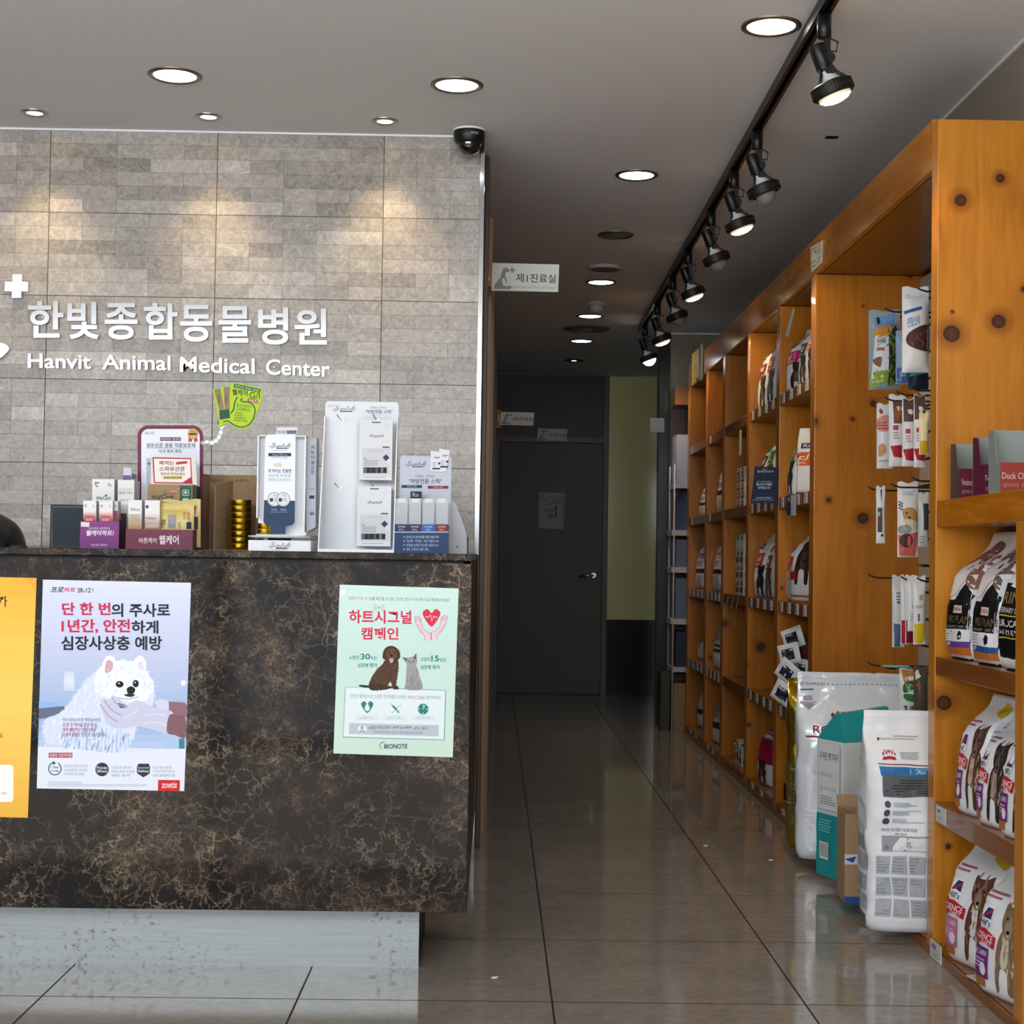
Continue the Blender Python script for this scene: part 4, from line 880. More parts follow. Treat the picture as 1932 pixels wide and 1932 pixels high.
for k, lb in enumerate(('lower gold tin inside the rotating stand', 'upper gold tin inside the rotating stand')): tin(xs(499.5, 1000, 4.055), 4.0555, zd+.0025+.0145*k, lb, 'gold tins in the rotating stand', .0185, .0143)

# big white hanging board with four hooks and two bundles of packs
t = thing('hanging_display', 'large white counter display with hooks and hanging white packs', 'display stand', ground(598, 748, 4.08))
q = lambda x, y: (440+x/4.025, 700+y/4.025)
yb = 4.12
mb = MB(); a, b = xs(q(690, 700)[0], 900, yb), xs(q(1248, 700)[0], 900, yb); zt = zs(675, 757.5, yb); r_ = .010
pts = [(b-r_+r_*math.cos(math.radians(90-15*k)), zt-r_+r_*math.sin(math.radians(90-15*k))) for k in range(7)]+[(b, ZT), (a, ZT)]+[(a+r_-r_*math.cos(math.radians(15*k)), zt-r_+r_*math.sin(math.radians(15*k))) for k in range(7)]
mb.prism([(x, yb, z) for x, z in pts], (0, .003, 0), P('d9dde3', .4)); c = pxcanvas(mb, yb, 4.025, 440, 700)
signature(c, 748, 262, 934, 312, '4a5260', 3); c.rect(717, 254, 770, 274, 'cfc6bb'); c.text('이제는 스틱도', 1038, 268, 1166, 288, '5a6a86', .004); c.text('"처방전문 스틱"', 1004, 294, 1210, 324, '3a4a6c', .016); mb.build('back_board', t)
mb = MB(); yf = 4.0; xl = xs(q(640, 1380)[0], 1040, yf); xr = xs(q(1220, 1380)[0], 1040, yf); zs_ = zs(680, 787, yb)
for x, e in ((xl, .003), (xr-.003, .003)):
    xt = a if x == xl else b-.003
    mb.prism([(x, yf, ZT), (x, yb, ZT), (xt, yb, zs_), (xt, yb-.02, zs_)], (e, 0, 0), WHITE)
mb.box(xl, xr, yf, yb, ZT, ZT+.008, WHITE); mb.build('tray_frame', t)
for x, y, nm in ((820, 372, 0), (803, 884, 0), (1090, 372, 1), (1075, 884, 1)):
    p = at(*q(x, y), Y=yb); MB().lathe([(.0045, 0), (.0045, .003)], (p.x+.004, yb-.003, p.z-.002), (0, 1, 0), STEEL, 12).tube([(p.x+.004, yb-.003, p.z-.002), (p.x, yb-.03, p.z), (p.x-.003, yb-.055, p.z+.004), (p.x-.005, yb-.062, p.z+.009)], .0017, STEEL, 6).build('hook', t)
def pack(x0, y0, x1, y1, Y, label, grp, face):
    mb = MB(); n = (x1-x0)*4.025; X = lambda u: x0+(x1-x0)*u; Yy = lambda v: y0+(y1-y0)*v
    mb.prism([at(*p, Y=Y) for p in ((x0, y0+1), (x1, y0+2), (X(.97), y1), (X(-.03), y1-1))], Vector((0, .0028, 0)), P('d4d6da', .5))
    if face:
        c = pxcanvas(mb, Y); c.rect(X(.37), Yy(.045), X(.63), Yy(.065), '55575c'); c.ring(X(.83), Yy(.12), 4, 4.6, 'b3b8bf'); signature(c, X(.26), Yy(.25), X(.74), Yy(.30), '7a828e', .8)
        c.rect(X(.69), Yy(.45), X(.9), Yy(.48), '3c3550'); c.rect(X(.07), Yy(.47), X(.93), Yy(.92), 'c6c8cc'); c.text('Functional Supplement Stick', X(.25), Yy(.51), X(.72), Yy(.53), '7a7e88'); c.text('Pro', X(.12), Yy(.63), X(.22), Yy(.665), '4a4e5c', .012); c.lines(X(.12), Yy(.67), X(.6), Yy(.77), 4, '8d9199', 3)
        c.poly([(X(.69), Yy(.63)), (X(.8), Yy(.575)), (X(.9), Yy(.635)), (X(.79), Yy(.69))], '3a3156'); c.poly([(X(.79), Yy(.69)), (X(.9), Yy(.635)), (X(.98), Yy(.74)), (X(.98), Yy(.79))], 'd5d8df')
        c.rect(X(.11), Yy(.79), X(.82), Yy(.885), '15131c'); 
        for k in range(4): c.rect(X(.13+.17*k), Yy(.795), X(.2+.17*k), Yy(.88), ('6a6570', '3a3644', '55505c', '78737c')[k])
        c.rect(X(.12), Yy(.945), X(.78), Yy(.955), '9a9da4')
    tag(mb.build('snack_pack'), label, 'pack', grp)
for r0, (x0, y0, x1, y1, nm) in enumerate(((679, 790.5, 741, 906, 'upper'), (675, 916, 738.5, 1031, 'lower'))):
    for k in range(3, -1, -1):
        pos = ('front', 'second', 'third', 'rearmost')[k]
        pack(x0-k*1.1, y0+.6*k, x1-k*1.0, y1-k*.4, yb-.052+k*.011, pos+' white pack on the '+nm+' right hook of the hanging display', 'hanging white packs', k == 0)

# navy stick dispenser
t = thing('stick_dispenser', 'pale blue and navy counter dispenser for stick sachets', 'display stand', ground(745, 850, 4.05)); yb = 4.07; yf = 4.0
mb = MB(); a, b = xs(q(1262, 900)[0], 950, yb), xs(q(1652, 900)[0], 950, yb); zt = zs(800, 860.5, yb); r_ = .008
pts = [(b-r_+r_*math.cos(math.radians(90-15*k)), zt-r_+r_*math.sin(math.radians(90-15*k))) for k in range(7)]+[(b, ZT), (a, ZT)]+[(a+r_-r_*math.cos(math.radians(15*k)), zt-r_+r_*math.sin(math.radians(15*k))) for k in range(7)]
mb.prism([(x, yb, z) for x, z in pts], (0, .002, 0), P('b9bfcc')); c = pxcanvas(mb, yb, 4.025, 440, 700)
signature(c, 1302, 682, 1472, 732, '4a5260', 3); c.text('이제는 스틱도', 1380, 788, 1532, 810, '4a5876', .004); c.text('"처방전문 스틱"', 1334, 818, 1584, 856, '2f3d5e', .016); c.rect(1278, 866, 1434, 888, '20304c'); c.text('반려견 전용', 1320, 870, 1394, 884, 'b7c0d0'); c.rect(1478, 872, 1634, 894, '6e2436'); c.text('반려묘 전용', 1520, 876, 1594, 890, 'd8b7c0'); mb.build('back_card', t)
mb = MB(); p = [at(*q(x, y), Y=yb-.004) for x, y in ((1500, 607), (1562, 612), (1566, 588), (1645, 602), (1620, 755), (1590, 768), (1498, 760))]; mb.prism(p, Vector((0, .0035, 0)), P('d6d9e0')); c = pxcanvas(mb, yb-.004, 4.025, 440, 700)
for x, s_ in ((1512, 0), (1572, -14)): c.rect(x, 735+s_, x+58, 748+s_, '22304c'); c.ell(x+52, 702+s_, 9, 9, '22304c'); c.lines(x+2, 690+s_, x+36, 728+s_, 4, '8d95a4'); signature(c, x+12, 648+s_, x+56, 664+s_, '5a6270', 2)
mb.build('pack_cutout', t)
mb = MB(); a, b = xs(q(1224, 1280)[0], 1020, yf), xs(q(1636, 1280)[0], 1020, yf); zf = zs(795, 990, yf)
mb.box(a, b, yf, yf+.0015, ZT, zf, P('24426a')).box(a, b, yf+.0015, yb, ZT, ZT+.002, P('24426a')).box(a, a+.0015, yf+.0015, yb, ZT, zf, P('c9cdd6')).box(b-.0015, b, yf+.0015, yb, ZT, zf, P('c9cdd6'))
c = pxcanvas(mb, yf, 4.025, 440, 700)
for k, (h, s_) in enumerate((('2b3058', '반려견용'), ('3f2c54', '반려묘용'), ('2c62b4', '반려견용'), ('7a2438', '반려묘용'))):
    x = 1226+102*k; c.rect(x, 1164, x+103, 1220, h); c.text(s_, x+24, 1176, x+80, 1190, 'cdd3e0', .008); c.text(('P/o', 'R/o', 'A/o', 'D/o')[k], x+34, 1198, x+70, 1212, 'cdd3e0')
c.rect(1224, 1220, 1636, 1226, 'd0d4dc')
for k, s_ in enumerate(('반려견 및 반려묘를 위한 맞춤 처방', '저단백 · 저지방 · 저인 처방식 P/o', '한방을 위로한 육수를 사용한 A/o', '휴먼 그레이드 원료 사용')): c.text('√', 1290, 1252+31*k, 1306, 1268+31*k, 'd4dbe8', .01); c.text(s_, 1316, 1250+31*k, (1562, 1562, 1558, 1482)[k], 1272+31*k, 'b9c6dc', .006)
mb.build('front_panel', t)
for k in range(4):
    x = 1232+102*k; mb = MB(); a, b = xs(q(x, 0)[0], 970, yf+.004), xs(q(x+92, 0)[0], 970, yf+.004)
    mb.box(a, b, yf+.004, yf+.006, zf-.03, zs(790, 941.5, yf), mat('frosted_tube', 'c3c9cf', .25, alpha=.55)); c = pxcanvas(mb, yf+.004, 4.025, 440, 700); c.rect(x+18, 968, x+76, 1000, 'd8d4ca'); mb.build('clear_tube', t)
mb = MB(); p = [at(*q(x, y), Y=yf+.03) for x, y in ((1346, 914), (1432, 914), (1420, 1165), (1340, 1165))]; mb.prism(p, Vector((0, .004, 0)), P('cfd3dc')); c = pxcanvas(mb, yf+.03, 4.025, 440, 700); c.rect(1346, 914, 1432, 968, '1b1826'); c.text('Rx', 1362, 925, 1412, 955, 'b0b4c4', .012); c.ell(1380, 1046, 16, 12, 'eef1f6'); c.ell(1376, 1110, 20, 14, 'eef1f6')
tag(mb.build('stick_sachet'), 'stick sachet with a black top in the second clear tube', 'sachet')
# frosted brochure holder at the counter end
t = thing('brochure_holder', 'empty frosted acrylic holder at the right end of the counter', 'holder', ground(848, 886, 4.1))
FRO = mat('frosted_acrylic', 'b6b9be', .3, alpha=.8)
p = [at(*q(x, y), Y=4.08) for x, y in ((1640, 1400), (1640, 990), (1660, 988), (1690, 1010), (1725, 1100), (1760, 1200), (1775, 1270), (1775, 1400))]
for v in (p[0], p[-1]): v.z = ZT
MB().prism(p, (0, .003, 0), FRO).prism([v+Vector((0, .035, 0)) for v in p], (0, .003, 0), FRO).box(p[0].x, p[-1].x, 4.083, 4.115, ZT, ZT+.003, FRO).build('pocket', t)
x = xs(q(1781, 0)[0], 1030, 4.08); MB().box(x-.002, x+.0015, 4.075, 4.12, ZT, zs(880, 1013, 4.08), P('4a4146')).build('edge_strip', t)
p = at(*q(1703, 1335), Y=4.08); MB().lathe([(.003, 0), (.003, .001)], (p.x, 4.0785, p.z), (0, 1, 0), P('5c5f63'), 12).build('screw', t)

# ---------------------------------------------------------------- person seated behind the counter
t = thing('person', 'person with black hair seated behind the counter, only hair showing', 'person', (-1.5, 4.75, 0))
def skin(name, verts, edges, m, parent, root=0, lv=2):
    me = bpy.data.meshes.new(name); org = parent.location
    me.from_pydata([Vector(v[:3])-org for v in verts], edges, []); me.materials.append(m)
    o = bpy.data.objects.new(name, me); COL.objects.link(o); o.parent = parent
    s_ = o.modifiers.new('skin', 'SKIN'); s_.use_smooth_shade = True
    for i, v in enumerate(verts): d = me.skin_vertices[0].data[i]; d.radius = (v[3], v[4] if len(v) > 4 else v[3]); d.use_root = i == root
    sd = o.modifiers.new('sub', 'SUBSURF'); sd.levels = sd.render_levels = lv; return o
SK = mat('skin', 'c39a80', .5); SCRUB = mat('navy_scrubs', '262c3a', .8); HAIR = mat('black_hair', '050506', .42)
B = [(-1.5, 4.86, .50, .15, .12), (-1.5, 4.83, .66, .145, .11), (-1.5, 4.76, .82, .165, .11), (-1.5, 4.70, .93, .055), (-1.5, 4.64, 1.0, .07, .08), (-1.5, 4.60, 1.055, .085, .10), (-1.5, 4.585, 1.11, .06, .07),
     (-1.68, 4.75, .84, .055), (-1.72, 4.68, .62, .042), (-1.62, 4.5, .60, .034), (-1.60, 4.43, .60, .024),
     (-1.32, 4.75, .84, .055), (-1.28, 4.68, .62, .042), (-1.38, 4.5, .60, .034), (-1.40, 4.43, .60, .024),
     (-1.59, 4.83, .48, .085), (-1.6, 4.5, .46, .06), (-1.6, 4.52, .08, .04), (-1.6, 4.43, .04, .035),
     (-1.41, 4.83, .48, .085), (-1.4, 4.5, .46, .06), (-1.4, 4.52, .08, .04), (-1.4, 4.43, .04, .035)]
E_ = [(0, 1), (1, 2), (2, 3), (3, 4), (4, 5), (5, 6), (2, 7), (7, 8), (8, 9), (9, 10), (2, 11), (11, 12), (12, 13), (13, 14), (0, 15), (15, 16), (16, 17), (17, 18), (0, 19), (19, 20), (20, 21), (21, 22)]
skin('body', B, E_, SCRUB, t)
mb = MB()
def hair(u, v):
    a = 2*PI*u; e = -.35*PI+(.85*PI)*v; n = noise.noise(Vector((math.cos(a)*3, math.sin(a)*3, v*4)))*.006
    return Vector((-1.505+(.108+n)*math.cos(a)*math.cos(e), 4.60+(.115+n)*math.sin(a)*math.cos(e), 1.045+(.118+n)*math.sin(e)))
mb.grid(hair, 36, 18, HAIR)
for k in range(9): mb.tube([(-1.43, 4.53+.01*k, 1.06-.006*k), (-1.405, 4.52+.01*k, 1.058-.004*k), (-1.385+.003*(k % 3), 4.52+.01*k, 1.061-.006*k), (-1.362-.004*(k % 4), 4.52+.01*k, 1.057-.006*k)], [.012, .010, .006, .002], HAIR, 6)
mb.build('hair', t)

# ---------------------------------------------------------------- pine shelving along the right wall
XF, XB = 1.185, XW-.004
t = SH = thing('shelving_unit', 'long orange pine shelving unit along the right wall', 'shelving', (1.32, 6.5, 0))
def kn(Y, *a): return [(*(at(x, y, Y=Y)-SH.location)[:3], r*Y/2911) for x, y, r in a]
PN = [(3.47, .03), (4.17, .03), (5.775, .04), (6.49, .04), (7.25, .04), (8.04, .04), (8.69, .04), (9.50, .045)]
KN = [(), kn(4.14, (1812, 378, 12), (1888, 336, 9), (1796, 630, 17), (1884, 607, 14), (1931, 546, 5), (1780, 1326, 15), (1789, 1597, 5), (1797, 588, 3)),
      kn(5.735, (1629, 977, 11), (1564, 943, 5), (1608, 790, 4), (1535, 795, 8), (1717, 519, 4), (1629, 577, 2), (1647, 760, 5)), kn(6.45, (1475, 1110, 3)),
      kn(7.21, (1435, 1221, 8), (1408, 1254, 3), (1413, 1368, 4)), kn(8.0, (1367, 1176, 6)), kn(8.65, (1341, 1240, 3)), ()]
for i, ((y, h), k) in enumerate(zip(PN, KN)):
    m = wood('pine_upright_%s' % 'abcdefgh'[i], 'z', PINE_C if i > 1 else PINE_C2, k)
    MB().box(XF, XB, y-h, y+h, 0, 1.146 if i == 0 else 2.255 if i == 1 else 2.13, m).build('upright', t, bevel=.002)
MB().box(XF, XB, 2.95, 2.999, 0, 1.218, m).build('upright', t, bevel=.002)
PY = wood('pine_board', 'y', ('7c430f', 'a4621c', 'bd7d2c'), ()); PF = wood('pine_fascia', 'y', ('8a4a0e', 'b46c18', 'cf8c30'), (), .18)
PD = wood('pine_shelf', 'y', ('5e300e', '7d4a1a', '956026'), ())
MB().box(XF+.001, XF+.02, 4.201, 9.545, 2.132, 2.272, PF).build('fascia', t, bevel=.002)
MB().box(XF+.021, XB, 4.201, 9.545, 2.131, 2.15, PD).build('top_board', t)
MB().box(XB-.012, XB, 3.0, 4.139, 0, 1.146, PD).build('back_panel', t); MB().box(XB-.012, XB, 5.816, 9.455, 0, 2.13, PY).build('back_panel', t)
SLW = mat('slatwall_grey', 'a9a39b', .5); mb = MB(); mb.box(XB-.004, XB, 4.2, 5.735, .06, 2.13, mat('slat_groove', '3f3a36', .8))
for k in range(21): mb.box(XB-.018, XB-.004, 4.201, 5.734, .07+.098*k, .07+.098*k+.088, SLW)
mb.build('slatwall', t)
TAG = P('c3c2bd', .5)
def shelf_at(y0, y1, z1, th, tags=(), front=XF+.002, w=.05):
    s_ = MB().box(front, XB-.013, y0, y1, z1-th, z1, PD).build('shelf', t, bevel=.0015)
    for k, yt in enumerate(tags):
        mb = MB(); zc = z1-th*.5; mb.box(front-.0022, front-.0002, yt-w/2, yt+w/2, zc-.021, zc+.021, TAG)
        c = Canvas(mb, lambda x, y, l: Vector((front-.0022-l, x, y)))
        c.rect(yt+w*.38, zc+.012, yt+w*.02, zc+.004, ('7a6f9a', '8c4a4a', '6d6d6d')[k % 3]); c.lines(yt+w*.4, zc-.002, yt-w*.4, zc-.018, 3, '8f8e8c', k)
        mb.build('price_tag', s_)
BAYS = {'B': (5.816, 6.449), 'C': (6.531, 7.209), 'D': (7.291, 7.999), 'E': (8.081, 8.649), 'F': (8.731, 9.454)}
for n, (a, b) in BAYS.items():
    L = b-a
    for z in (1.754, 1.322, .89, .463): 
        tg = [b-L*f for f in (.12, .38, .64, .88)] if not (n == 'D' or z > 1.7 and n in 'EF' or n in 'EF' and z > 1.3) else [b-L*.2][:n != 'D']
        shelf_at(a, b, z, .047, tg, w=.055)
    shelf_at(a, b, .053, .052, [b-L*f for f in (.25, .6)] if n in 'BCEF' else (), w=.06)
MB().box(XF+.002, XB-.013, 3.0, 4.139, 1.147, 1.218, PF).build('shelf', t, bevel=.0015)
for z, th, tg in ((.799, .048, ()), (.412, .052, (4.075,))): shelf_at(3.501, 4.139, z, th, tg, w=.085)
shelf_at(3.0, 4.139, .029, .028, ()); shelf_at(4.201, 5.734, .035, .034, ())
MB().box(XF-.006, XF, 3.0, 9.55, 0, .026, PD).build('plinth_board', t)
mb = MB(); c0 = at(1766, 1826, X=XF-.0065); mb.box(XF-.0085, XF-.0062, c0.y-.05, c0.y+.05, .002, .05, TAG); c = Canvas(mb, lambda x, y, l: Vector((XF-.0085-l, x, y))); c.rect(c0.y+.035, .042, c0.y-.005, .03, '7a6f9a'); c.lines(c0.y+.036, .024, c0.y-.036, .008, 3, '8f8e8c'); mb.build('price_tag', t)
WIRE = mat('dark_wire', '3d3530', .35, .8)
def hook(px, py, Y, tipx=None):
    """peg hook reaching out of the slatted back wall; the tip shows at the photo pixel"""
    p = at(px, py, Y=Y); MB().box(XB-.022, XB-.018, Y-.012, Y+.012, p.z-.025, p.z+.01, WIRE).tube([(XB-.018, Y, p.z-.012), (p.x+.03, Y, p.z-.012), (p.x+.012, Y, p.z-.007), (p.x, Y, p.z)], .0028, WIRE, 8).build('hook', t)
for a in ((1641, 590, 5.06), (1669, 581, 4.86), (1729, 542, 4.52), (1642, 762, 5.0), (1669, 749, 4.86), (1691, 738, 4.74), (1715, 729, 4.6), (1638, 918, 5.02), (1681, 912, 4.84), (1720, 900, 4.62), (1638, 1083, 5.04), (1700, 1088, 4.78), (1730, 1090, 4.6), (1636, 1249, 5.08), (1662, 1254, 4.95), (1700, 1262, 4.78)): hook(*a)

# ---------------------------------------------------------------- bag builder
WFILM = NT('white_bag_film', .32); f, c_ = WFILM.noise(WFILM.mapped(), 22, 3); WFILM.bump(f, .25, .004); MATS['white_bag_film'].node_tree.nodes['Principled BSDF'].inputs['Base Color'].default_value = (*hx('dfe0e3'), 1); WFILM = WFILM.m
def film(name, h, rough=.28, metal=0, b=.35, sc=18):
    m = NT(name, rough, metal=metal); f, c_ = m.noise(m.mapped(), sc, 3, .5, .8); m.bump(f, b, .006); m.b.inputs['Base Color'].default_value = (*hx(h), 1); return m.m
SILVER = film('silver_bag_film', 'dfe2e8', .2, .1, .9, 14); GOLDF = film('gold_bag_film', 'a88b2c', .2, .85, .6, 14); GREYF = film('grey_bag_film', 'b9bcc0', .3); BLKF = film('black_bag_film', '0d0d0f', .3)
class Bag:
    def __init__(s, name, label, cat, loc, rz, w, d, h, m, art, seed=0, group=None, top=.78, tw=1.0, lean=0.0, amp=.004, n=4.0, part='film'):
        s.w, s.d, s.h, s.top, s.tw, s.lean, s.amp, s.n, s.sd = w, d, h, top, tw, lean, amp, n, seed*7.3
        t = s.root = thing(name, label, cat, loc, rz, group); mb = MB()
        K, V = 72, 36; vs = []; fs = []
        for j in range(V+1):
            for k in range(K):
                a = 2*PI*k/K; W, D = s.wd(j/V); e = 2/s.n
                ca, sa = math.cos(a), math.sin(a)
                vs.append(s.jig(math.copysign(abs(ca)**e, ca)*W, math.copysign(abs(sa)**e, sa)*D, j/V))
        for j in range(V):
            for k in range(K): fs.append((j*K+k, j*K+(k+1) % K, (j+1)*K+(k+1) % K, (j+1)*K+k))
        fs += [tuple(range(K))[::-1], tuple(range(V*K, V*K+K))]
        mb.add(vs, fs, m, True)
        F = Canvas(mb, s.front, step=.00007, k=26, sub=10); Rt = Canvas(mb, s.side(1), step=.00007, k=26, sub=8); Lt = Canvas(mb, s.side(-1), step=.00007, k=26, sub=8)
        if art: art(F, Rt, Lt)
        mb.build(part, t, local=True)
    def wd(s, v):
        q = 1 if v < s.top else max(0, 1-(v-s.top)/(.94-s.top)); q = q*q*(3-2*q)
        D = s.d/2*(.03+.97*q)*(1-.12*max(0, 1-v/.05)); W = s.w/2*(1-.05*max(0, 1-v/.04))*(1+(s.tw-1)*max(0, (v-s.top*.8)/(1-s.top*.8)))
        D *= 1+.10*math.sin(PI*min(1, v/s.top)); return W, D
    def jig(s, x, y, v):
        p = Vector((x, y+s.lean*v*v*s.h, v*s.h)); n = noise.noise_vector(Vector((x*9+s.sd, y*9, v*s.h*9)))+.6*noise.noise_vector(Vector((x*24, y*24+s.sd, v*s.h*24)))
        k = s.amp*min(1, v*8); return p+Vector((n.x*k, n.y*k, n.z*k*.4*(v > .05)))
    def front(s, u, v, l):
        W, D = s.wd(v); u = max(-.999, min(.999, u)); p = s.jig(u*W, -D*(1-abs(u)**s.n)**(1/s.n), v); g = abs(u)**3; return p+Vector((g*l*(1 if u > 0 else -1), -l, 0))
    def side(s, sg):
        def f(q, v, l):
            W, D = s.wd(v); q = max(-.999, min(.999, q)); p = s.jig(sg*W*(1-abs(q)**s.n)**(1/s.n), q*D, v); g = abs(q)**3; return p+Vector((sg*l, g*l*(1 if q > 0 else -1), 0))
        return f
def info(c, v0=.12, v1=.8, m='9aa0a8', n=14, seed=1): c.lines(-.75, v1, .75, v0, n, m, seed, .4, .2)
def animal(c, u0, v0, u1, v1, m1, m2, eye=True):
    """printed portrait of a standing pet, head up"""
    X = lambda a: u0+(u1-u0)*a; Y = lambda b: v0+(v1-v0)*b; W = abs(u1-u0); H = abs(v1-v0)
    mid = mixh(m1, m2, .35); bd = [(X(.16), Y(0)), (X(.3), Y(.02)), (X(.36), Y(.25)), (X(.6), Y(.22)), (X(.64), Y(0)), (X(.82), Y(0)), (X(.84), Y(.3)), (X(.9), Y(.5)), (X(.72), Y(.68)), (X(.3), Y(.66)), (X(.14), Y(.42))]
    c.poly(bd, m1, True, 4); c.tufts(bd, mid, 26, H*.14, W*.05, (70, 115), 3); c.tufts(bd, m2, 12, H*.1, W*.04, (70, 115), 6)
    c.poly([(X(.36), Y(.3)), (X(.6), Y(.3)), (X(.58), Y(.6)), (X(.4), Y(.6))], m2, True, 4)
    hd = [(X(.28), Y(.66)), (X(.18), Y(.78)), (X(.2), Y(.96)), (X(.36), Y(.93)), (X(.64), Y(.94)), (X(.82), Y(.98)), (X(.84), Y(.78)), (X(.72), Y(.65)), (X(.5), Y(.58))]
    c.poly(hd, m1, True, 4); c.tufts(hd, mid, 16, H*.1, W*.05, (60, 120), 9)
    c.poly([(X(.4), Y(.6)), (X(.6), Y(.6)), (X(.57), Y(.78)), (X(.43), Y(.78))], mid, True, 4); c.ell(X(.5), Y(.66), W*.06, H*.022, '17120f', 8)
    for a in (.36, .64): c.ell(X(a), Y(.8), W*.04, H*.016, '17120f', 8)
def hlogo(c, u0, v0, u1, v1):
    c.rect(u0, v0, u1, v1, 'e3e4e8'); h = v1-v0; w = u1-u0; c.poly([(u0+w*.08, v0+h*.4), (u0+w*.5, v0+h*.92), (u0+w*.92, v0+h*.92), (u0+w*.92, v0+h*.4)], '2b3568'); c.poly([(u0+w*.08, v0+h*.4), (u0+w*.3, v0+h*.4), (u0+w*.9, v0+h*.75), (u0+w*.9, v0+h*.88)], 'b32638')
    c.text("Hill's", u0+w*.08, v0+h*.34, u0+w*.92, v0+h*.04, '23263a', .02)
def sci(block, m1, m2, tagc='d3b324'):
    def art(F, R, L):
        animal(F, .0, .08, .92, .78, m1, m2); F.poly([(.1, .86), (.75, .82), (.8, .9), (.2, .95)], tagc); F.text('NEW', .25, .91, .62, .855, '6a5a14', .01)
        hlogo(F, -.72, .52, -.2, .68); F.poly([(-.95, .49), (-.4, .51), (.08, .47), (.05, .38), (-.4, .40), (-.95, .38)], 'b0222f'); F.text('SCIENCE', -.86, .475, -.02, .425, 'ead9da', .014); F.text('DIET', -.5, .42, -.05, .395, 'ead9da', .01)
        F.rect(-.96, .13, -.18, .37, block); F.text('SMALL & MINI', -.88, .345, -.26, .30, 'd9c6dc', .01); F.lines(-.85, .28, -.3, .2, 3, 'c9a9cc'); F.ell(-.38, .2, .13, .05, 'd9d2da'); F.rect(-.96, .06, -.3, .13, 'a0642c'); F.lines(-.7, .8, .0, .74, 2, 'a05a66')
        R.rect(-.8, .1, .8, .8, 'c6cad0'); info(R, .12, .78, '8f97a2', 16, 4); R.rect(-.8, .52, .8, .545, '4a4e5c'); R.rect(-.8, .3, .8, .315, '4a4e5c')
    return art
def prop(c1, c2, face):
    def art(F, R, L):
        F.rect(-.99, .0, .99, .46, '0c0c0e'); F.poly([(-.1, .46), (.45, .60), (.99, .46)], '0c0c0e'); F.poly([(-.9, .52), (-.75, .78), (-.2, .88), (.4, .84), (.9, .7), (.9, .55), (.3, .62), (-.2, .5)], 'd8d2d4', True, 4)
        F.poly([(-.6, .72), (-.35, .9), (.2, .92), (.6, .84), (.4, .74), (-.1, .78)], face, True, 4); F.poly([(.35, .62), (.9, .55), (.9, .8), (.6, .78)], face, True, 4); F.ell(.05, .72, .09, .022, '17120f', 10)
        F.rect(.02, .42, .55, .36, 'c9b9b0'); F.text('PURINA', .06, .405, .5, .375, '7a1f2a', .01); F.text('PRO PLAN', -.3, .34, .85, .28, '6e5f45', .004); F.text('VETERINARY DIETS', -.8, .265, .9, .245, '9a948a'); F.rect(-.85, .14, .85, .235, 'd8d8dc'); F.lines(-.75, .225, .0, .15, 4, '8d9096'); F.poly([(.45, .15), (.6, .165), (.62, .21), (.48, .225), (.4, .19)], '16161a')
        F.rect(-.85, .095, .85, .14, c1); F.rect(-.85, .04, .85, .095, c2); F.text('NF', -.75, .132, -.2, .103, 'd6d0dc', .01)
        R.rect(-.9, .16, .9, .8, 'c4cad0'); info(R, .3, .78, '7c8790', 26, 3); R.lines(-.8, .28, .8, .17, 6, '6f95a8', 6, .6); R.rect(-.98, 0, .98, .14, '0c0c0e'); R.text('PRO PLAN', -.8, .1, .7, .045, 'c9c4b8', .012)
        R.poly([(-.2, .98), (.55, .98), (.5, .66), (.15, .62), (-.1, .68)], '224a3a')
    return art
def rx(acc, m1, m2, txt='d/d', low=None):
    def art(F, R, L):
        F.rect(-.75, .68, -.2, .76, '232c50'); F.text('Rx', -.65, .745, -.3, .695, 'c9cede', .02); F.poly([(-.98, .42), (.15, .42), (.3, .62), (-.98, .62)], acc); F.text(txt, -.85, .59, -.1, .5, 'e9e3dc', .02); F.lines(-.85, .48, .0, .44, 2, 'e0d6cc')
        animal(F, -.35, .03, .75, .46, m1, m2); F.rect(-.98, .0, .98, .03, low or '8d8f95'); R.rect(-.75, .1, .75, .7, 'c9ccd1'); info(R, .12, .68, '8f949c', 14, 2); R.rect(-.85, .72, .85, .8, acc)
    return art
def royal(F, R, L):
    for k in range(5): F.ell(-.3+.15*k, .66+.02*(2-abs(k-2)), .04, .012, 'a51f34', 8)
    F.rect(-.34, .615, .34, .64, 'a51f34'); F.text('ROYAL CANIN', -.6, .6, .6, .555, 'a51f34', .006); F.rect(-.99, .30, .99, .37, '5a1822'); F.lines(-.6, .52, .5, .42, 3, '7d8188'); F.rect(-.4, .1, .4, .26, 'b9bbc0'); info(R, .15, .7, '9a9ea6', 10, 5); R.rect(-.9, .3, .9, .37, '5a1822')

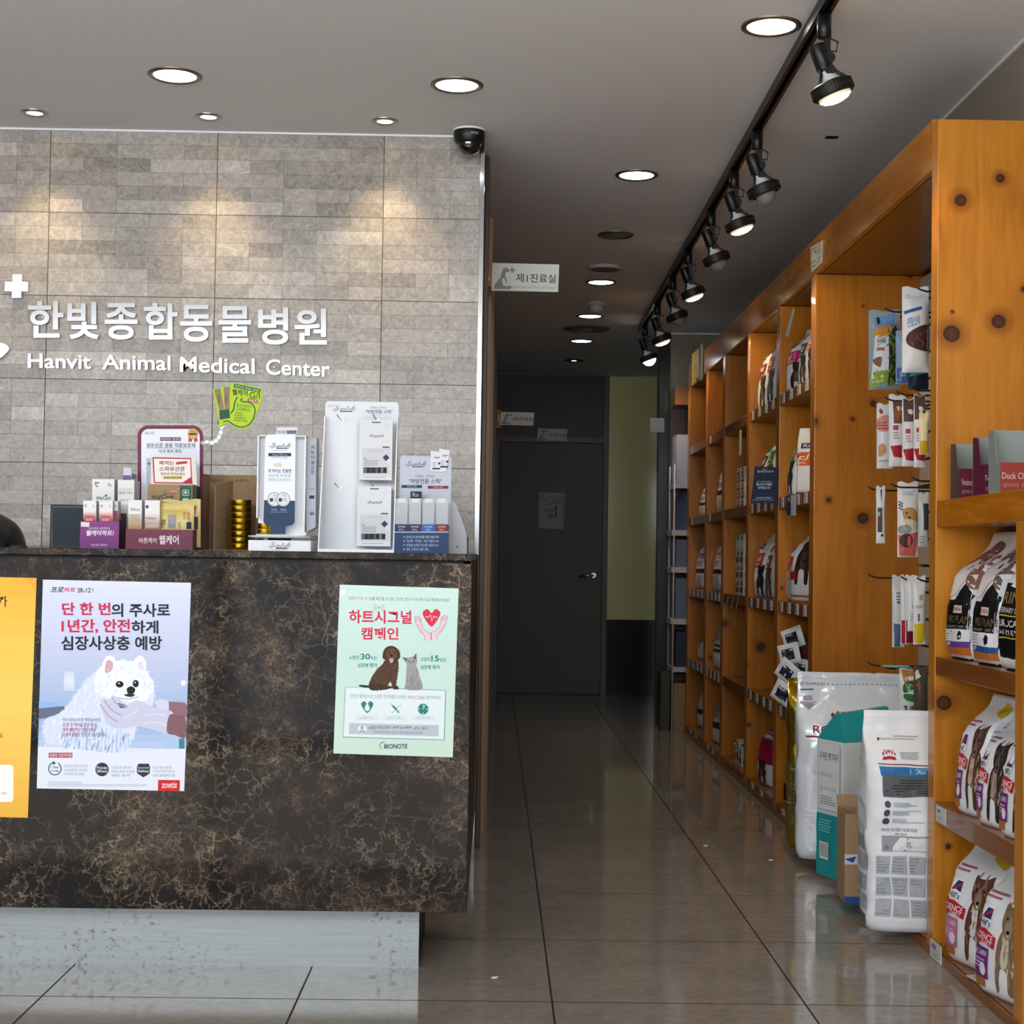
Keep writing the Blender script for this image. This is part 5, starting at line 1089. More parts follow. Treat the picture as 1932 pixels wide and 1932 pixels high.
# near bay: three rows of bags, seen almost end-on
def shelf_bag(label, Yc, X, z, w, d, h, art, seed, group, m=None, rz=-84, **kw):
    return Bag('pet_food_bag', label, 'bag', (X+d/2, Yc, z+.0006), math.radians(rz), w, d, h, m or WFILM, art, seed, group, **kw)
G = 'black and white food bags on the near bay'
shelf_bag('black-bottomed food bag with a purple stripe, nearest the pine upright', 4.035, 1.205, .799, .165, .20, .335, prop('5a3f86', 'b5682c', '7a5648'), 1, G, top=.62, lean=.12, amp=.006)
shelf_bag('black-bottomed food bag with a blue stripe, middle of its shelf', 3.815, 1.205, .799, .165, .20, .34, prop('27508c', 'b5682c', '6a5a52'), 2, G, top=.62, lean=.12, amp=.006)
shelf_bag('black food bag with yellow lines, nearest the camera on its shelf', 3.60, 1.205, .799, .17, .20, .33, lambda F, R, L: (F.rect(-.99, .0, .99, .62, '0c0c0e'), F.text('URINA', -.9, .56, .9, .48, '8a7440', .008), F.text('VETERINARY DIETS', -.9, .45, .9, .41, 'c9c9c9', .008), F.rect(-.9, .385, .9, .395, 'c2a43a'), F.text('NEUROCARE', -.85, .36, .85, .31, 'd6d6d6', .016), F.text('뇌건강', -.5, .29, .5, .25, 'c9c9c9', .01), F.rect(-.9, .225, .9, .235, 'c2a43a'), F.poly([(-.2, .6), (.95, .56), (.95, .85), (.4, .86)], 'dcdcdf')), 3, G, m=WFILM, top=.62, lean=.1, amp=.006)
G = 'white and purple food bags on the near bay'
for k, (Yc, c1, m1, m2, lb) in enumerate(((3.93, '6a2f6e', '4a3126', 'b9a08c', 'white food bag with a purple block, farthest of its shelf by the pine upright'), (3.757, '6a2a72', '2a2422', '9a8678', 'white food bag with a purple block, middle of its shelf'), (3.585, '6a2a72', '3a2c26', 'c7b6a4', 'white food bag with a purple block, cut by the nearest post'))):
    shelf_bag(lb, Yc, 1.20, .412, .14, .14, (.30, .27, .28)[k], sci(c1, m1, m2), 4+k, G, top=.7, lean=.16, rz=-78, amp=.005)
G = 'food bags on the lowest near shelf'
shelf_bag('white food bag with a pink block and a long-eared dog on the lowest near shelf', 3.95, 1.2, .029, .215, .15, .31, sci('b86a8c', '5a3a28', 'd6cfca'), 8, G, top=.72, lean=.14, rz=-74, amp=.005)
shelf_bag('white food bag with a terrier standing on it, right end of the lowest near shelf', 3.66, 1.185, .029, .20, .15, .30, sci('6a2a72', '7a6450', 'c9bba6'), 9, G, top=.72, lean=.14, rz=-74, amp=.005)
p = at(1822, 1835, Z=.03); t = thing('treat_packet', 'flat red and white clear packet lying on the lowest near shelf', 'packet', (1.222, 3.79, .0296), math.radians(10))
mb = MB(); mb.box(-.035, .035, -.05, .05, 0, .002, P('c9b9bb')); c = Canvas(mb, lambda x, y, l: Vector((x, y, .002+l))); c.rect(-.03, -.045, .03, -.005, '9a3540'); c.lines(-.026, -.04, .026, -.012, 3, 'dcc4c6'); mb.build('card', t, local=True)
mb = MB().lathe([(.024, .0), (.022, .009), (.014, .016), (.001, .018)], (0, .02, .0022), (0, 0, 1), mat('clear_blister', 'b9a8a4', .08, alpha=.5), 20); mb.build('blister', t, local=True)
# open cartons of chews on the near top shelf
def chew(label, Y, x0, x1, y0, yb, col, side, txt, paw='c98a94'):
    t = thing('chew_carton', label, 'box', ((xs(x0, 900, Y)+xs(x1, 900, Y))/2, Y, 1.2186), 0, 'open chew cartons'); mb = MB()
    a, b = xs(x0, 900, Y), xs(x1, 900, Y); zt = zs(x0, y0, Y); zk = zs(x0, yb, Y+.09); zb = 1.2186; g = P('8d9490', .6)
    mb.box(a, b, Y, Y+.002, zb, zt, P(col)).box(a, b, Y+.088, Y+.09, zb, zk, g).box(a, b, Y+.002, Y+.088, zb, zb+.002, g)
    for q in (a, b-.002): mb.prism([(q, Y+.002, zb+.002), (q, Y+.088, zb+.002), (q, Y+.088, zk), (q, Y+.05, zk-.004), (q, Y+.03, zt), (q, Y+.002, zt)], (.002, 0, 0), P(side) if q == a else g)
    c = Canvas(mb, lambda x, y, l: Vector((a+(b-a)*x, Y-l, zb+(zt-zb)*y)))
    c.text(txt, .04, .66, .86, .44, 'c9a9ac', .008); c.text('강아지 간식', .06, .3, .8, .16, 'b08a90', .004); c.rect(.62, .68, .8, .86, 'dedede')
    for u, v in ((.9, .8), (.86, .86), (.93, .88)): c.ell(u, v, .035, .04, paw, 10)
    c.ell(.9, .76, .05, .05, paw, 10); mb.build('carton', t)
chew('maroon open chew carton, leftmost against the pine upright', 4.0, 1812, 1862, 884, 838, '5e1f34', '4a3a3c', 'Venison Chew')
chew('plum open chew carton, middle one with a clear window', 3.83, 1856, 1905, 876, 826, '571c38', '571c38', 'Turkey Chew')
chew('brick red open chew carton nearest the camera with paw prints', 3.62, 1888, 1960, 872, 812, '8d3a2c', '7e8582', 'Duck Chew', 'd5aaa4')

# hook bay: hanging treats
HG = 'treats hanging on hooks'
WHT = P('d5d6d8', .3)
def pv(c, *pts, m): c.poly(pts, m)
pouch('treat_bag', 'white bag with dark jerky window, highest on the hooks', 1702, 542, 1752, 703, 4.6, .05, WHT, lambda c: (c.poly([(1704, 588), (1737, 579), (1736, 585), (1705, 594)], '2b5c94'), c.text('덴탈스틱', 1709, 601, 1731, 620, '5a7fb0', .008, 0, -4), c.poly([(1712, 629), (1752, 615), (1752, 662), (1712, 654)], '4a2a2a', True), c.tufts([(1714, 630), (1750, 620), (1750, 655), (1714, 650)], '7a5450', 14, 10, 2, (20, 120)), c.lines(1708, 566, 1750, 556, 2, 'b9bcc2')), HG)
def art_green(c):
    c.poly([(1649, 601), (1686, 590), (1686, 613), (1650, 622)], '6a94c4'); c.rect(1654, 600, 1659, 612, '1a1c20'); c.poly([(1649, 622), (1678, 616), (1676, 630), (1648, 640)], 'c0893c', True); c.poly([(1648, 636), (1673, 630), (1672, 712), (1642, 716)], 'cfd2d6'); c.text('연어육포', 1651, 642, 1667, 655, '2b2b2b', .02, 0, -5); c.rect(1650, 658, 1664, 664, 'a85a58')
    c.poly([(1645, 680), (1658, 676), (1657, 694), (1648, 690)], '7a563c', True); c.poly([(1672, 620), (1684, 606), (1699, 640), (1692, 722), (1672, 728)], '2d3428'); c.tufts([(1674, 625), (1694, 640), (1690, 720), (1674, 720)], '5d7a34', 26, 14, 4, (40, 140)); c.poly([(1640, 704), (1671, 700), (1671, 722), (1638, 733)], '7f9a28'); c.text('100g', 1645, 724, 1664, 716, 'c9d49a', .01)
pouch('treat_bag', 'green-based treat bag with a dog, leftmost of the top hook row', 1639, 586, 1698, 735, 5.02, .07, P('8fa0a8', .3), art_green, HG)
pouch('treat_bag', 'pale blue treat bag half hidden behind the white jerky bag', 1690, 625, 1722, 725, 4.8, .05, P('8fa3bf', .3), lambda c: (c.rect(1691, 695, 1721, 723, '47699a'), c.text('S-7', 1696, 702, 1706, 712, 'c3cfe0', .01), c.rect(1698, 664, 1705, 680, '4a3440')), HG)
pouch('treat_bag', 'teal-based dark treat bag at the lower right of the top hook row', 1714, 660, 1752, 735, 4.7, .04, P('1c2a33', .3), lambda c: (c.poly([(1716, 698), (1750, 694), (1750, 706), (1715, 711)], '2f8f8c'),), HG)
def art_red(c, x0, x1, y0, y1, tip='a01a2c', win=True):
    w = x1-x0; h = y1-y0
    if win: c.rect(x0+w*.2, y0+h*.08, x1-w*.1, y0+h*.42, '6a4a3c'); c.ell(x0+w*.5, y0+h*.25, w*.2, h*.12, '9a5a30', 14)
    c.rect(x0+w*.15, y0+h*.45, x0+w*.5, y0+h*.52, 'a03a48'); c.lines(x0+w*.15, y0+h*.54, x0+w*.6, y0+h*.66, 3, 'b58a8e', 2)
    if tip: c.poly([(x0, y0+h*.76), (x1, y0+h*.74), (x1-w*.1, y1-h*.06), (x0+w*.2, y1-h*.08)], tip)
pouch('treat_stick', 'pink-printed white treat stick, leftmost of the second hook row', 1654, 762, 1684, 884, 4.98, .03, WHT, lambda c: (c.ell(1662, 777, 3.5, 4, 'b0303c'), c.poly([(1656, 790), (1676, 785), (1674, 812), (1656, 812)], 'c98a80', True), c.lines(1656, 795, 1676, 812, 3, 'b0403c', 2), c.poly([(1657, 842), (1666, 838), (1670, 852), (1658, 862)], 'c08a62', True), c.lines(1657, 866, 1680, 874, 1, 'a9a2a2')), HG)
pouch('treat_stick', 'white treat stick with sausage window and red tip, second of its row', 1677, 745, 1708, 880, 4.86, .03, WHT, lambda c: art_red(c, 1679, 1706, 747, 872), HG)
pouch('treat_stick', 'red-tipped treat stick with a brown clear top, third of its row', 1702, 752, 1728, 880, 4.76, .03, WHT, lambda c: (c.rect(1704, 754, 1727, 796, '5a4640'), art_red(c, 1703, 1727, 754, 878, win=False)), HG)
pouch('treat_stick', 'red-tipped treat stick at the right end of its row by the post', 1724, 745, 1746, 882, 4.66, .03, WHT, lambda c: (c.rect(1725, 747, 1745, 792, '54403c'), art_red(c, 1724, 1745, 750, 878, win=False)), HG)
pouch('treat_stick', 'yellow and white treat stick peeking out beside the near post', 1734, 778, 1752, 858, 4.56, .02, P('d9cfa8', .3), lambda c: c.rect(1735, 832, 1751, 856, 'c9a024'), HG)
pouch('treat_stick', 'narrow white stick with a maroon window, alone on the third hook row', 1653, 918, 1670, 1025, 5.0, .02, WHT, lambda c: (c.rect(1655, 958, 1663, 1004, '5e3a38'), c.poly([(1661, 922), (1664, 922), (1662, 948)], '1c1a1a'), c.ell(1663, 1010, 2.5, 2.5, '2a2c30'), c.rect(1655, 966, 1659, 974, '9aa0a0')), HG)
def art_pup(c):
    c.text('러브', 1695, 944, 1702, 965, '2a2426', .03); c.poly([(1702, 962), (1720, 958), (1730, 972), (1728, 990), (1712, 992), (1703, 980)], 'b08a58', True); c.ell(1708, 968, 1.6, 2, '1a120c'); c.ell(1713, 977, 2.5, 1.8, '1a120c'); c.poly([(1703, 980), (1726, 984), (1728, 998), (1706, 1000)], 'd0c2aa', True)
    c.rect(1701, 984.5, 1711, 991, 'e6e6e6'); c.poly([(1695, 994), (1710, 990), (1718, 1000), (1708, 1008), (1695, 1005)], '8e9094', True); c.poly([(1694, 1010), (1731, 1004), (1726, 1050), (1696, 1048)], 'c4605c'); c.ell(1708, 1020, 12, 13, '4a2a26'); c.lines(1702, 925, 1728, 935, 2, 'b9bcc0')
pouch('treat_bag', 'long white bag with a tan puppy and a coral base on the third hook row', 1693, 910, 1732, 1051, 4.84, .03, WHT, art_pup, HG)
pouch('treat_bag', 'grey-white treat bag at the right of the third hook row, cut by the post', 1732, 930, 1752, 1032, 4.6, .03, P('b9bcbc', .3), lambda c: (c.rect(1740, 950, 1751, 1000, '3a3c3c'), c.lines(1734, 1010, 1744, 1026, 3, '8d9296')), HG)
pouch('treat_stick', 'white stick with a blue-grey base, leftmost of the lowest hook row', 1683, 1086, 1706, 1221, 4.95, .02, P('c0c0c4', .3), lambda c: (c.lines(1690, 1116, 1703, 1134, 3, '6a6a70', 2), c.rect(1691, 1135, 1703, 1138, '2a2c34'), c.poly([(1698, 1140), (1704, 1138), (1704, 1200), (1697, 1196)], '1c1c20'), c.poly([(1685, 1176), (1697, 1178), (1698, 1220), (1687, 1220)], '4a5a80')), HG)
pouch('treat_stick', 'white stick with a red base on the lowest hook row', 1699, 1086, 1714, 1216, 4.88, .02, WHT, lambda c: (c.rect(1700, 1170, 1713, 1214, 'a81c2e'), c.rect(1708, 1112, 1712, 1168, '2a2426')), HG)
pouch('treat_stick', 'white stick with a dark red base on the lowest hook row', 1708, 1086, 1724, 1214, 4.8, .02, WHT, lambda c: c.rect(1709, 1170, 1723, 1213, '6a1420'), HG)
pouch('treat_stick', 'short white stick with a tan line on the lowest hook row', 1712, 1088, 1730, 1191, 4.72, .02, WHT, lambda c: (c.text('그때', 1720, 1133, 1728, 1140, '5a5a5e', .01), c.rect(1719, 1143, 1728, 1147, 'a07a48'), c.lines(1716, 1156, 1727, 1172, 3, 'a5a8ac')), HG)
pouch('treat_stick', 'yellow-based white stick, right end of the lowest hook row', 1723, 1087, 1746, 1216, 4.6, .02, WHT, lambda c: (c.poly([(1724, 1177), (1745, 1176), (1743, 1206), (1737, 1214), (1724, 1210)], 'cdb21e'), c.rect(1730, 1158, 1733, 1172, '7a3a34'), c.rect(1733, 1122, 1740, 1132, 'b59a6a'), c.lines(1726, 1141, 1742, 1148, 2, '8a8d92')), HG)
def art_jung(c):
    c.poly([(1703, 1290), (1716, 1284), (1731, 1292), (1733, 1304), (1718, 1300), (1703, 1306)], '23582c', True); c.text('FRUITIC', 1706, 1302, 1730, 1289, '9fc29c', .012, 2); c.poly([(1704, 1308), (1730, 1312), (1728, 1322), (1706, 1320)], '2f6a38', True); c.text('a lea', 1702, 1342, 1728, 1330, '1f2220', .014, 3); c.poly([(1700, 1265), (1726, 1262), (1732, 1282), (1704, 1288)], 'a5713c')
pouch('treat_bag', 'white bag with a green round logo low in the hook bay', 1697, 1262, 1736, 1352, 4.72, .05, P('cfcfcb', .3), art_jung, HG)
pouch('treat_bag', 'dark clear bag with a white flap beside the green-logo bag', 1724, 1258, 1750, 1352, 4.62, .04, P('4f4a40', .2), lambda c: (c.poly([(1727, 1268), (1732, 1264), (1736, 1276), (1726, 1282)], 'cfcccc'), c.poly([(1722, 1290), (1735, 1292), (1735, 1296), (1722, 1293)], '9a3a3c')), HG)
mb = MB()
for x0, x1, y, h in ((1664, 1712, 1255, '8fb0a4'), (1690, 1716, 1259, '3f9a90')): p, q_ = at(x0, y, Y=4.93), at(x1, y+3, Y=4.93); mb.box(p.x, q_.x, 4.90, 4.945, q_.z, p.z, P(h))
tag(mb.build('hang_card'), 'pale teal cards lying along the lowest hook', 'card')

# hook bay: large things standing on the bottom board
def art_white(F, R, L):
    w0 = F.w; F.w = lambda x, y, l: w0(-.81+(x+.54)*.5, .07+(y-.04)*2.4 if y < .16 else .36+(y-.16)*.85, l)
    F.rect(-.55, .755, -.5, .77, '3a3c42'); F.text('Veterinary', -.48, .771, -.2, .757, '6d7178', .004); F.rect(-.17, .745, -.165, .785, '6d7178'); F.lines(-.14, .782, .5, .755, 2, '9aa0a6')
    for k in range(5): F.ell(-.46+.075*k, .688+.012*(2-abs(k-2))/2, .021, .0085, 'a8243a', 10)
    for k in range(4): F.ell(-.42+.075*k, .70+.004, .014, .006, 'a8243a', 10)
    F.poly([(-.47, .655), (-.455, .672), (-.31, .678), (-.165, .672), (-.15, .655), (-.31, .662)], 'a8243a'); F.lines(-.02, .70, .5, .66, 4, '9aa0a6', 3)
    F.rect(-.56, .632, .99, .637, '7a2436'); F.poly([(-.54, .587), (.99, .62), (.99, .575), (-.54, .575)], '2a6aa0'); F.rect(-.54, .578, .99, .622, '2a6aa0'); F.text('HYPOALLERGENIC', .18, .618, .98, .588, 'b9d0e6', .012); F.rect(-.5, .465, .99, .576, '55585c'); F.lines(-.44, .56, .95, .475, 6, '2c2e32', 2, .4, .1)
    for k in range(3): v = .425-.045*k; F.ell(-.42, v, .075, .018, '45484d', 16); F.lines(-.28, v+.014, .6, v-.012, 3, '7fa3b8' if k < 2 else '9aa0a6', k, .45, .6)
    F.text('HOW TO FEED YOUR DOG?', -.5, .295, .35, .278, '4a7a9a', .004); F.rect(-.5, .17, .9, .255, '8d9094'); F.rect(-.23, .172, .89, .246, 'd6d8db'); F.lines(-.44, .235, -.3, .185, 5, '4a4c50', 2); F.lines(.1, .225, .25, .18, 4, '5c5f64', 2); F.text('DRY ONLY', -.18, .268, .12, .259, '3a3c40', .01)
    for j in range(3):
        for i in range(3): F.rect(-.66+.44*i, .042+.04*j*1.0-.0, -.28+.44*i, .075+.04*j, 'a3a7ad'); F.lines(-.64+.44*i, .073+.04*j, -.3+.44*i, .044+.04*j, 5, '858a92', j+i, .4)
    for j in range(4): L.rect(-.6, .09+.09*j, .55, .16+.09*j, 'a3a7ad'); L.lines(-.55, .155+.09*j, .5, .095+.09*j, 6, '858a92', j, .4)
    L.poly([(-.7, .46), (.6, .46), (.5, .56), (.0, .6), (-.5, .56)], 'b9bcc2'); L.rect(-.6, .02, .6, .07, '5a5d63')
Bag('pet_food_bag', 'tall white food bag with a small red crown, foremost beside the near post', 'bag', (1.247, 4.325, .0356), math.radians(-4), .415, .17, .60, WFILM, art_white, 21, 'large bags at the foot of the hook bay', top=.72, amp=.009, n=5)
def art_silver(F, R, L):
    F.text('✂', -.95, .945, -.86, .925, '2c2c30'); F.text('OUVRIR ICI', -.84, .944, -.5, .93, '3a3a40', .004)
    for k in range(18): F.rect(-.46+.078*k, .935, -.43+.078*k, .939, '55555a')
    F.lines(-.93, .915, -.7, .9, 1, '55555a'); F.text('ROYAL CANIN', -.74, .72, .62, .675, '8d1f30', .012); F.rect(-.86, .655, .5, .664, '8d1f30')
    for k in range(4): F.ell(-.42+.1*k, .775+.012*(k in (1, 2)), .035, .012, '8d1f30', 10)
    F.poly([(-.9, .83), (-.72, .83), (-.81, .80)], '8d8f96'); F.rect(-.88, .85, -.74, .875, '9a9ca4'); F.lines(-.93, .845, -.68, .83, 2, 'a05a66')
Bag('pet_food_bag', 'large crinkled silver-white food bag at the back of the hook bay', 'bag', (1.243, 5.33, .0356), math.radians(-3), .385, .13, .635, SILVER, art_silver, 22, 'large bags at the foot of the hook bay', top=.66, amp=.008, n=3)
Bag('pet_food_bag', 'gold foil food bag behind the silver-white one', 'bag', (1.245, 5.52, .0356), math.radians(-3), .38, .10, .60, GOLDF, lambda F, R, L: (F.rect(-.93, .2, -.78, .45, '4a4020'), L.rect(-.8, .12, .8, .5, '5a4e22'), L.lines(-.7, .48, .7, .14, 12, '8a7a3a', 2)), 23, 'large bags at the foot of the hook bay', top=.8, amp=.006, n=3)
TEALC = '1f8f93'
t = thing('pad_pack', 'white and teal pack of pet pads with a folded teal top', 'pack', (1.19, 5.03, .0356), math.radians(22))
def pk(x, y, z): return Vector((x+noise.noise(Vector((x*20, y*20, z*14)))*.004, y+noise.noise(Vector((x*20+5, y*20, z*14)))*.004, z))
mb = MB(); w2, d2, hz = .105, .075, .44
def wall_(u, v, z0, z1):
    s_ = (u*4) % 4; k = int(s_); f = s_-k; r_ = .012
    c4 = [(-w2, -d2), (w2, -d2), (w2, d2), (-w2, d2)]; a, b = c4[k % 4], c4[(k+1) % 4]; z = z0+(z1-z0)*v
    return pk(a[0]+(b[0]-a[0])*f, a[1]+(b[1]-a[1])*f, z)
WPK = film('white_pack_film', 'd3d6d6', .35); TPK = film('teal_pack_film', TEALC, .35, 0, .5, 12)
mb.grid(lambda u, v: wall_(u, v, 0, .20), 40, 8, TPK, False); mb.grid(lambda u, v: wall_(u, v, .20, hz), 40, 12, WPK, False); mb.build('body', t, local=True)
mb = MB(); prof = [(-w2, -d2, hz), (w2, -d2, hz), (w2, d2, hz), (-w2, d2, hz)]; top = [(-w2*.75, -.01, hz+.085), (w2*1.05, -.01, hz+.105), (w2*1.05, .012, hz+.105), (-w2*.75, .012, hz+.085)]
mb.add([pk(*p) for p in prof+top], [(0, 1, 5, 4), (1, 2, 6, 5), (2, 3, 7, 6), (3, 0, 4, 7), (4, 5, 6, 7)], TPK); c = Canvas(mb, lambda x, y, l: Vector((x, -d2-.012-l+(y-hz)*.62, y))); c.rrect(.0, hz+.022, .075, hz+.045, .01, 'a9b3b4'); mb.build('folded_top', t, local=True)
mb = MB(); c = Canvas(mb, lambda x, y, l: Vector((x, -d2-.005-l, y))); c.rrect(-.07, .21, .095, .425, .008, 'b9bfc2'); c.rrect(-.069, .211, .094, .424, .008, 'd3d6d6'); c.text('세상편한', -.05, .405, .05, .385, '3a6a72', .008); c.text('강아지', .0, .36, .09, .33, '2a2c30', .02); c.poly([(.03, .24), (.09, .24), (.09, .3), (.06, .31)], '2f8f8c', True)
c2 = Canvas(mb, lambda x, y, l: Vector((-w2-.005-l, x, y))); c2.rrect(.06, .215, -.06, .43, -.0, 'b9bfc2'); c2.rect(.058, .217, -.058, .428, 'd3d6d6'); c2.text('두꺼운 펫기저귀', .052, .40, -.05, .375, '2a2c30', .012); c2.text('HEALING', .05, .335, -.02, .322, '6aa0a6', .004); c2.text('흡수력 강화', .05, .29, -.04, .277, '4a9aa0', .006); c2.lines(.05, .26, -.04, .23, 4, '8a9094', 2)
c2.lines(.052, .185, -.02, .14, 5, '6fc0c0', 3); c2.rect(.05, .11, -.0, .055, 'd8dcdc')
for k in range(9): c2.rect(.046-.005*k, .106, .046-.005*k-.0022, .062, '2a2c2e'); c2.k -= 1
mb.build('print', t, local=True)
t = thing('cardboard_box', 'open brown cardboard box with blue tape between pad pack and white bag', 'cardboard box', (1.165, 4.68, .0356), math.radians(-4))
mb = MB(); a, b, h_ = .105, .075, .265
mb.box(-a, a, -b, -b+.004, 0, h_, KRAFT).box(-a, a, b-.004, b, 0, h_, KRAFT).box(-a, -a+.004, -b+.004, b-.004, 0, h_, KRAFT).box(a-.004, a, -b+.004, b-.004, 0, h_, KRAFT).box(-a+.004, a-.004, -b+.004, b-.004, 0, .004, KRAFT)
mb.prism([(-a, b-.004, h_), (a, b-.004, h_), (a, b+.02, h_+.03), (-a, b+.02, h_+.03)], (0, .003, .002), KRAFT)
c = Canvas(mb, lambda x, y, l: Vector((x, -b-l, y))); c.rect(-a, .145, a, .115, 'c6c9d0'); c.poly([(-.02, .15), (.02, .15), (.0, .12)], '2a4a94'); c.rect(-.03, .055, .0, .13, 'cfd2d8'); c.rect(-.022, .07, -.008, .12, '2a4a94'); c.poly([(-a, .13), (-.07, .14), (-.08, .12)], '2a4a94'); c.rect(-a, .0, a, .02, 'c6c9d0'); c.poly([(-.05, .0), (-.02, .05), (.03, .0)], 'd6d9de'); c.rect(-a, .0, -.06, .02, '2a4a94'); mb.build('carton', t, local=True)

# bays farther down the aisle
def yx(px, X): return X*LENS_PX/(px-933.9)
def fbag(bay, z, pl, pr, h, art, label, X=1.215, d=.15, seed=1, m=None, rz=-84, **kw):
    ya, yb = yx(pl, X), yx(pr, X); lo, hi = BAYS[bay]; ya = min(ya, hi-.012); w_ = max(.11, ya-yb)
    kw.setdefault('top', .68); kw.setdefault('lean', .14); kw.setdefault('amp', .005)
    return shelf_bag(label, ya-w_/2-.008, X, z, w_, d, h, art, seed, 'food bags on the far shelves', m, rz, **kw)
fbag('B', 1.754, 1484, 1501, .27, rx('c42a6a', '2f221a', '6a5444', 'z/d'), 'white food bag with a magenta band, top shelf of the bay past the hooks', seed=31, rz=-70)
fbag('B', 1.754, 1503, 1514, .28, rx('3c4a3c', '3a3430', '8a7e70', 'i/d'), 'white food bag with a dark green label, middle of the top shelf past the hooks', seed=32, rz=-75)
fbag('B', 1.754, 1517, 1530, .30, rx('c8702c', '2f2a28', '7a6a5a', 'k/d'), 'white food bag with an orange patch, hard against the hook bay at the top', seed=33, rz=-75)
fbag('B', 1.322, 1472, 1492, .34, rx('5a8a24', '2b2622', '4a423a', 'w/d'), 'white food bag with a green band leaning on the second shelf past the hooks', seed=34, lean=.3)
Bag('pet_food_bag', 'white food bag with a large orange block, second shelf past the hooks', 'bag', (1.30, 6.13, 1.3226), math.radians(-25), .20, .11, .27, WFILM, rx('cf5a1c', '6a5a54', 'c9c3bd', 'c/d', 'a83a3a'), 35, 'food bags on the far shelves', top=.68, lean=.1, amp=.005)
fbag('B', .89, 1478, 1494, .30, rx('b0242f', 'a08a78', 'd0c4b8', 'a/d'), 'white food bag with a cat picture on the third shelf past the hooks', seed=36)
fbag('B', .89, 1497, 1519, .31, lambda F, R, L: (animal(F, -.6, .25, .7, .95, '30221c', '5a4236'), F.rect(-.98, .3, -.2, .4, 'a81c2c'), F.rect(-.98, .0, .98, .1, 'b06a24'), R.rect(-.8, .1, .8, .8, 'c9ccd1'), info(R)), 'white food bag with a big dark dog on the third shelf past the hooks', seed=37, rz=-72)
fbag('B', .053, 1477, 1497, .2, lambda F, R, L: (F.rect(-.98, .0, .98, .45, '141618'), F.rect(.1, .5, .9, .75, '4a8a2c')), 'black and white bag with a green mark on the bottom board past the hooks', seed=38, m=WFILM)
fbag('B', .053, 1500, 1520, .16, lambda F, R, L: (F.rect(-.98, .0, .98, .55, '16181a'), F.rect(-.9, .1, -.2, .4, '2a5a34'), R.rect(-.9, .1, .9, .5, '1f2a24')), 'small black and white bag nearest the gold bag on the bottom board', seed=39, m=WFILM, X=1.2)
# a heap of small pouches on the fourth shelf
def pillow(label, c_, rot, w_, h_, d_, m, navy=True, seed=0, group='small pouches piled on a shelf'):
    t = thing('small_pouch', label, 'pouch', c_, 0, group, rot); mb = MB()
    def f(u, v, s_, l=0):
        b = max(0, (1-abs(2*u-1)**4)*(1-abs(2*v-1)**4))**.6; n = noise.noise(Vector((u*4+seed, v*4, s_)))*.006*b
        return Vector(((u-.5)*w_, -s_*(d_/2*b)+n-l*s_, (v-.5)*h_))
    mb.grid(lambda u, v: f(u, v, 1), 12, 12, m); mb.grid(lambda u, v: f(u, v, -1, .0003), 12, 12, m)
    if navy: c = Canvas(mb, lambda x, y, l: f(x, y, 1, l), sub=5, span=(0, 1, 0, 1), step=.0001, k=8); c.rect(.22, .22, .78, .75, '1e2238'); c.poly([(.3, .25), (.6, .25), (.7, .6), (.4, .65)], '4a4450', True); c.text('Rx', .3, .72, .55, .62, 'b9bccc', .01)
    mb.build('film', t, local=True)
for k, (px, py, ry_, lb) in enumerate(((1478, 1308, .5, 'small white pouch tilted at the lower left edge of the pile'), (1494, 1312, -.2, 'lowest small dark pouch of the pile'),
        (1486, 1268, .6, 'small white pouch with a navy square slanting out of the pile'), (1500, 1290, -.3, 'small white pouch in the middle of the pile'),
        (1489, 1234, -.25, 'small white pouch under the topmost one, navy label'), (1510, 1262, .15, 'small white pouch behind the pile, mostly hidden'),
        (1496, 1204, -.35, 'topmost small white pouch of the pile'), (1515, 1225, .1, 'small maroon-based pouch at the right of the pile'))):
    g = Matrix.Rotation(-.75, 3, 'Z') @ Vector((0, -1, 0)); c_ = g.dot(Vector((1.185, 6.16, 0)))-.021*k
    p0, p1 = at(px, py, Y=6), at(px, py, Y=6.5); p = p0+(p1-p0)*((c_-g.dot(p0))/(g.dot(p1)-g.dot(p0)))
    pillow(lb, p, (0, ry_, -.75), .10, .085, .017, P('5a2a2c', .3) if k == 7 else (P('26282f', .3) if k == 1 else WFILM), k not in (1, 7), k)
fbag('C', 1.754, 1427, 1440, .34, rx('8a2c30', '2a2624', '8a8078', 'j/d'), 'white food bag with a dark red patch, top left in the second far bay', seed=41)
fbag('C', 1.754, 1442, 1456, .35, rx('a83c24', '24262c', '6a6a70', 't/d'), 'silvery white food bag, right on the top shelf of the second far bay', seed=42, m=GREYF)
fbag('C', 1.322, 1420, 1437, .36, rx('2c3a2c', '24241f', '4a4a40', 'h/d'), 'white food bag with a black-green base half behind the navy hanging sign', seed=43, lean=.28)
fbag('C', 1.322, 1441, 1454, .37, rx('4a7a24', '2b2622', '6a5a4a', 'u/d'), 'white food bag with a green label half behind the navy hanging sign', seed=44, lean=.2)
fbag('C', .89, 1424, 1439, .33, rx('b03a14', '202226', '3a3c40', 'm/d'), 'white food bag with a red-orange block on the third shelf of the second far bay', seed=45, rz=-78)
fbag('C', .89, 1442, 1456, .31, rx('6a2a24', '4a3228', '9a7a6a', 'l/d'), 'silvery food bag with a brown picture on the third shelf of the second far bay', seed=46, m=GREYF)
fbag('C', .053, 1433, 1453, .29, lambda F, R, L: (F.rect(-.98, .35, .98, .78, 'a01c48'), F.rect(-.8, .8, .2, .92, '2b2f4a'), animal(F, -.5, .05, .6, .4, '2f241e', '6a5a4a')), 'white and magenta food bag on the bottom board of the second far bay', seed=47)
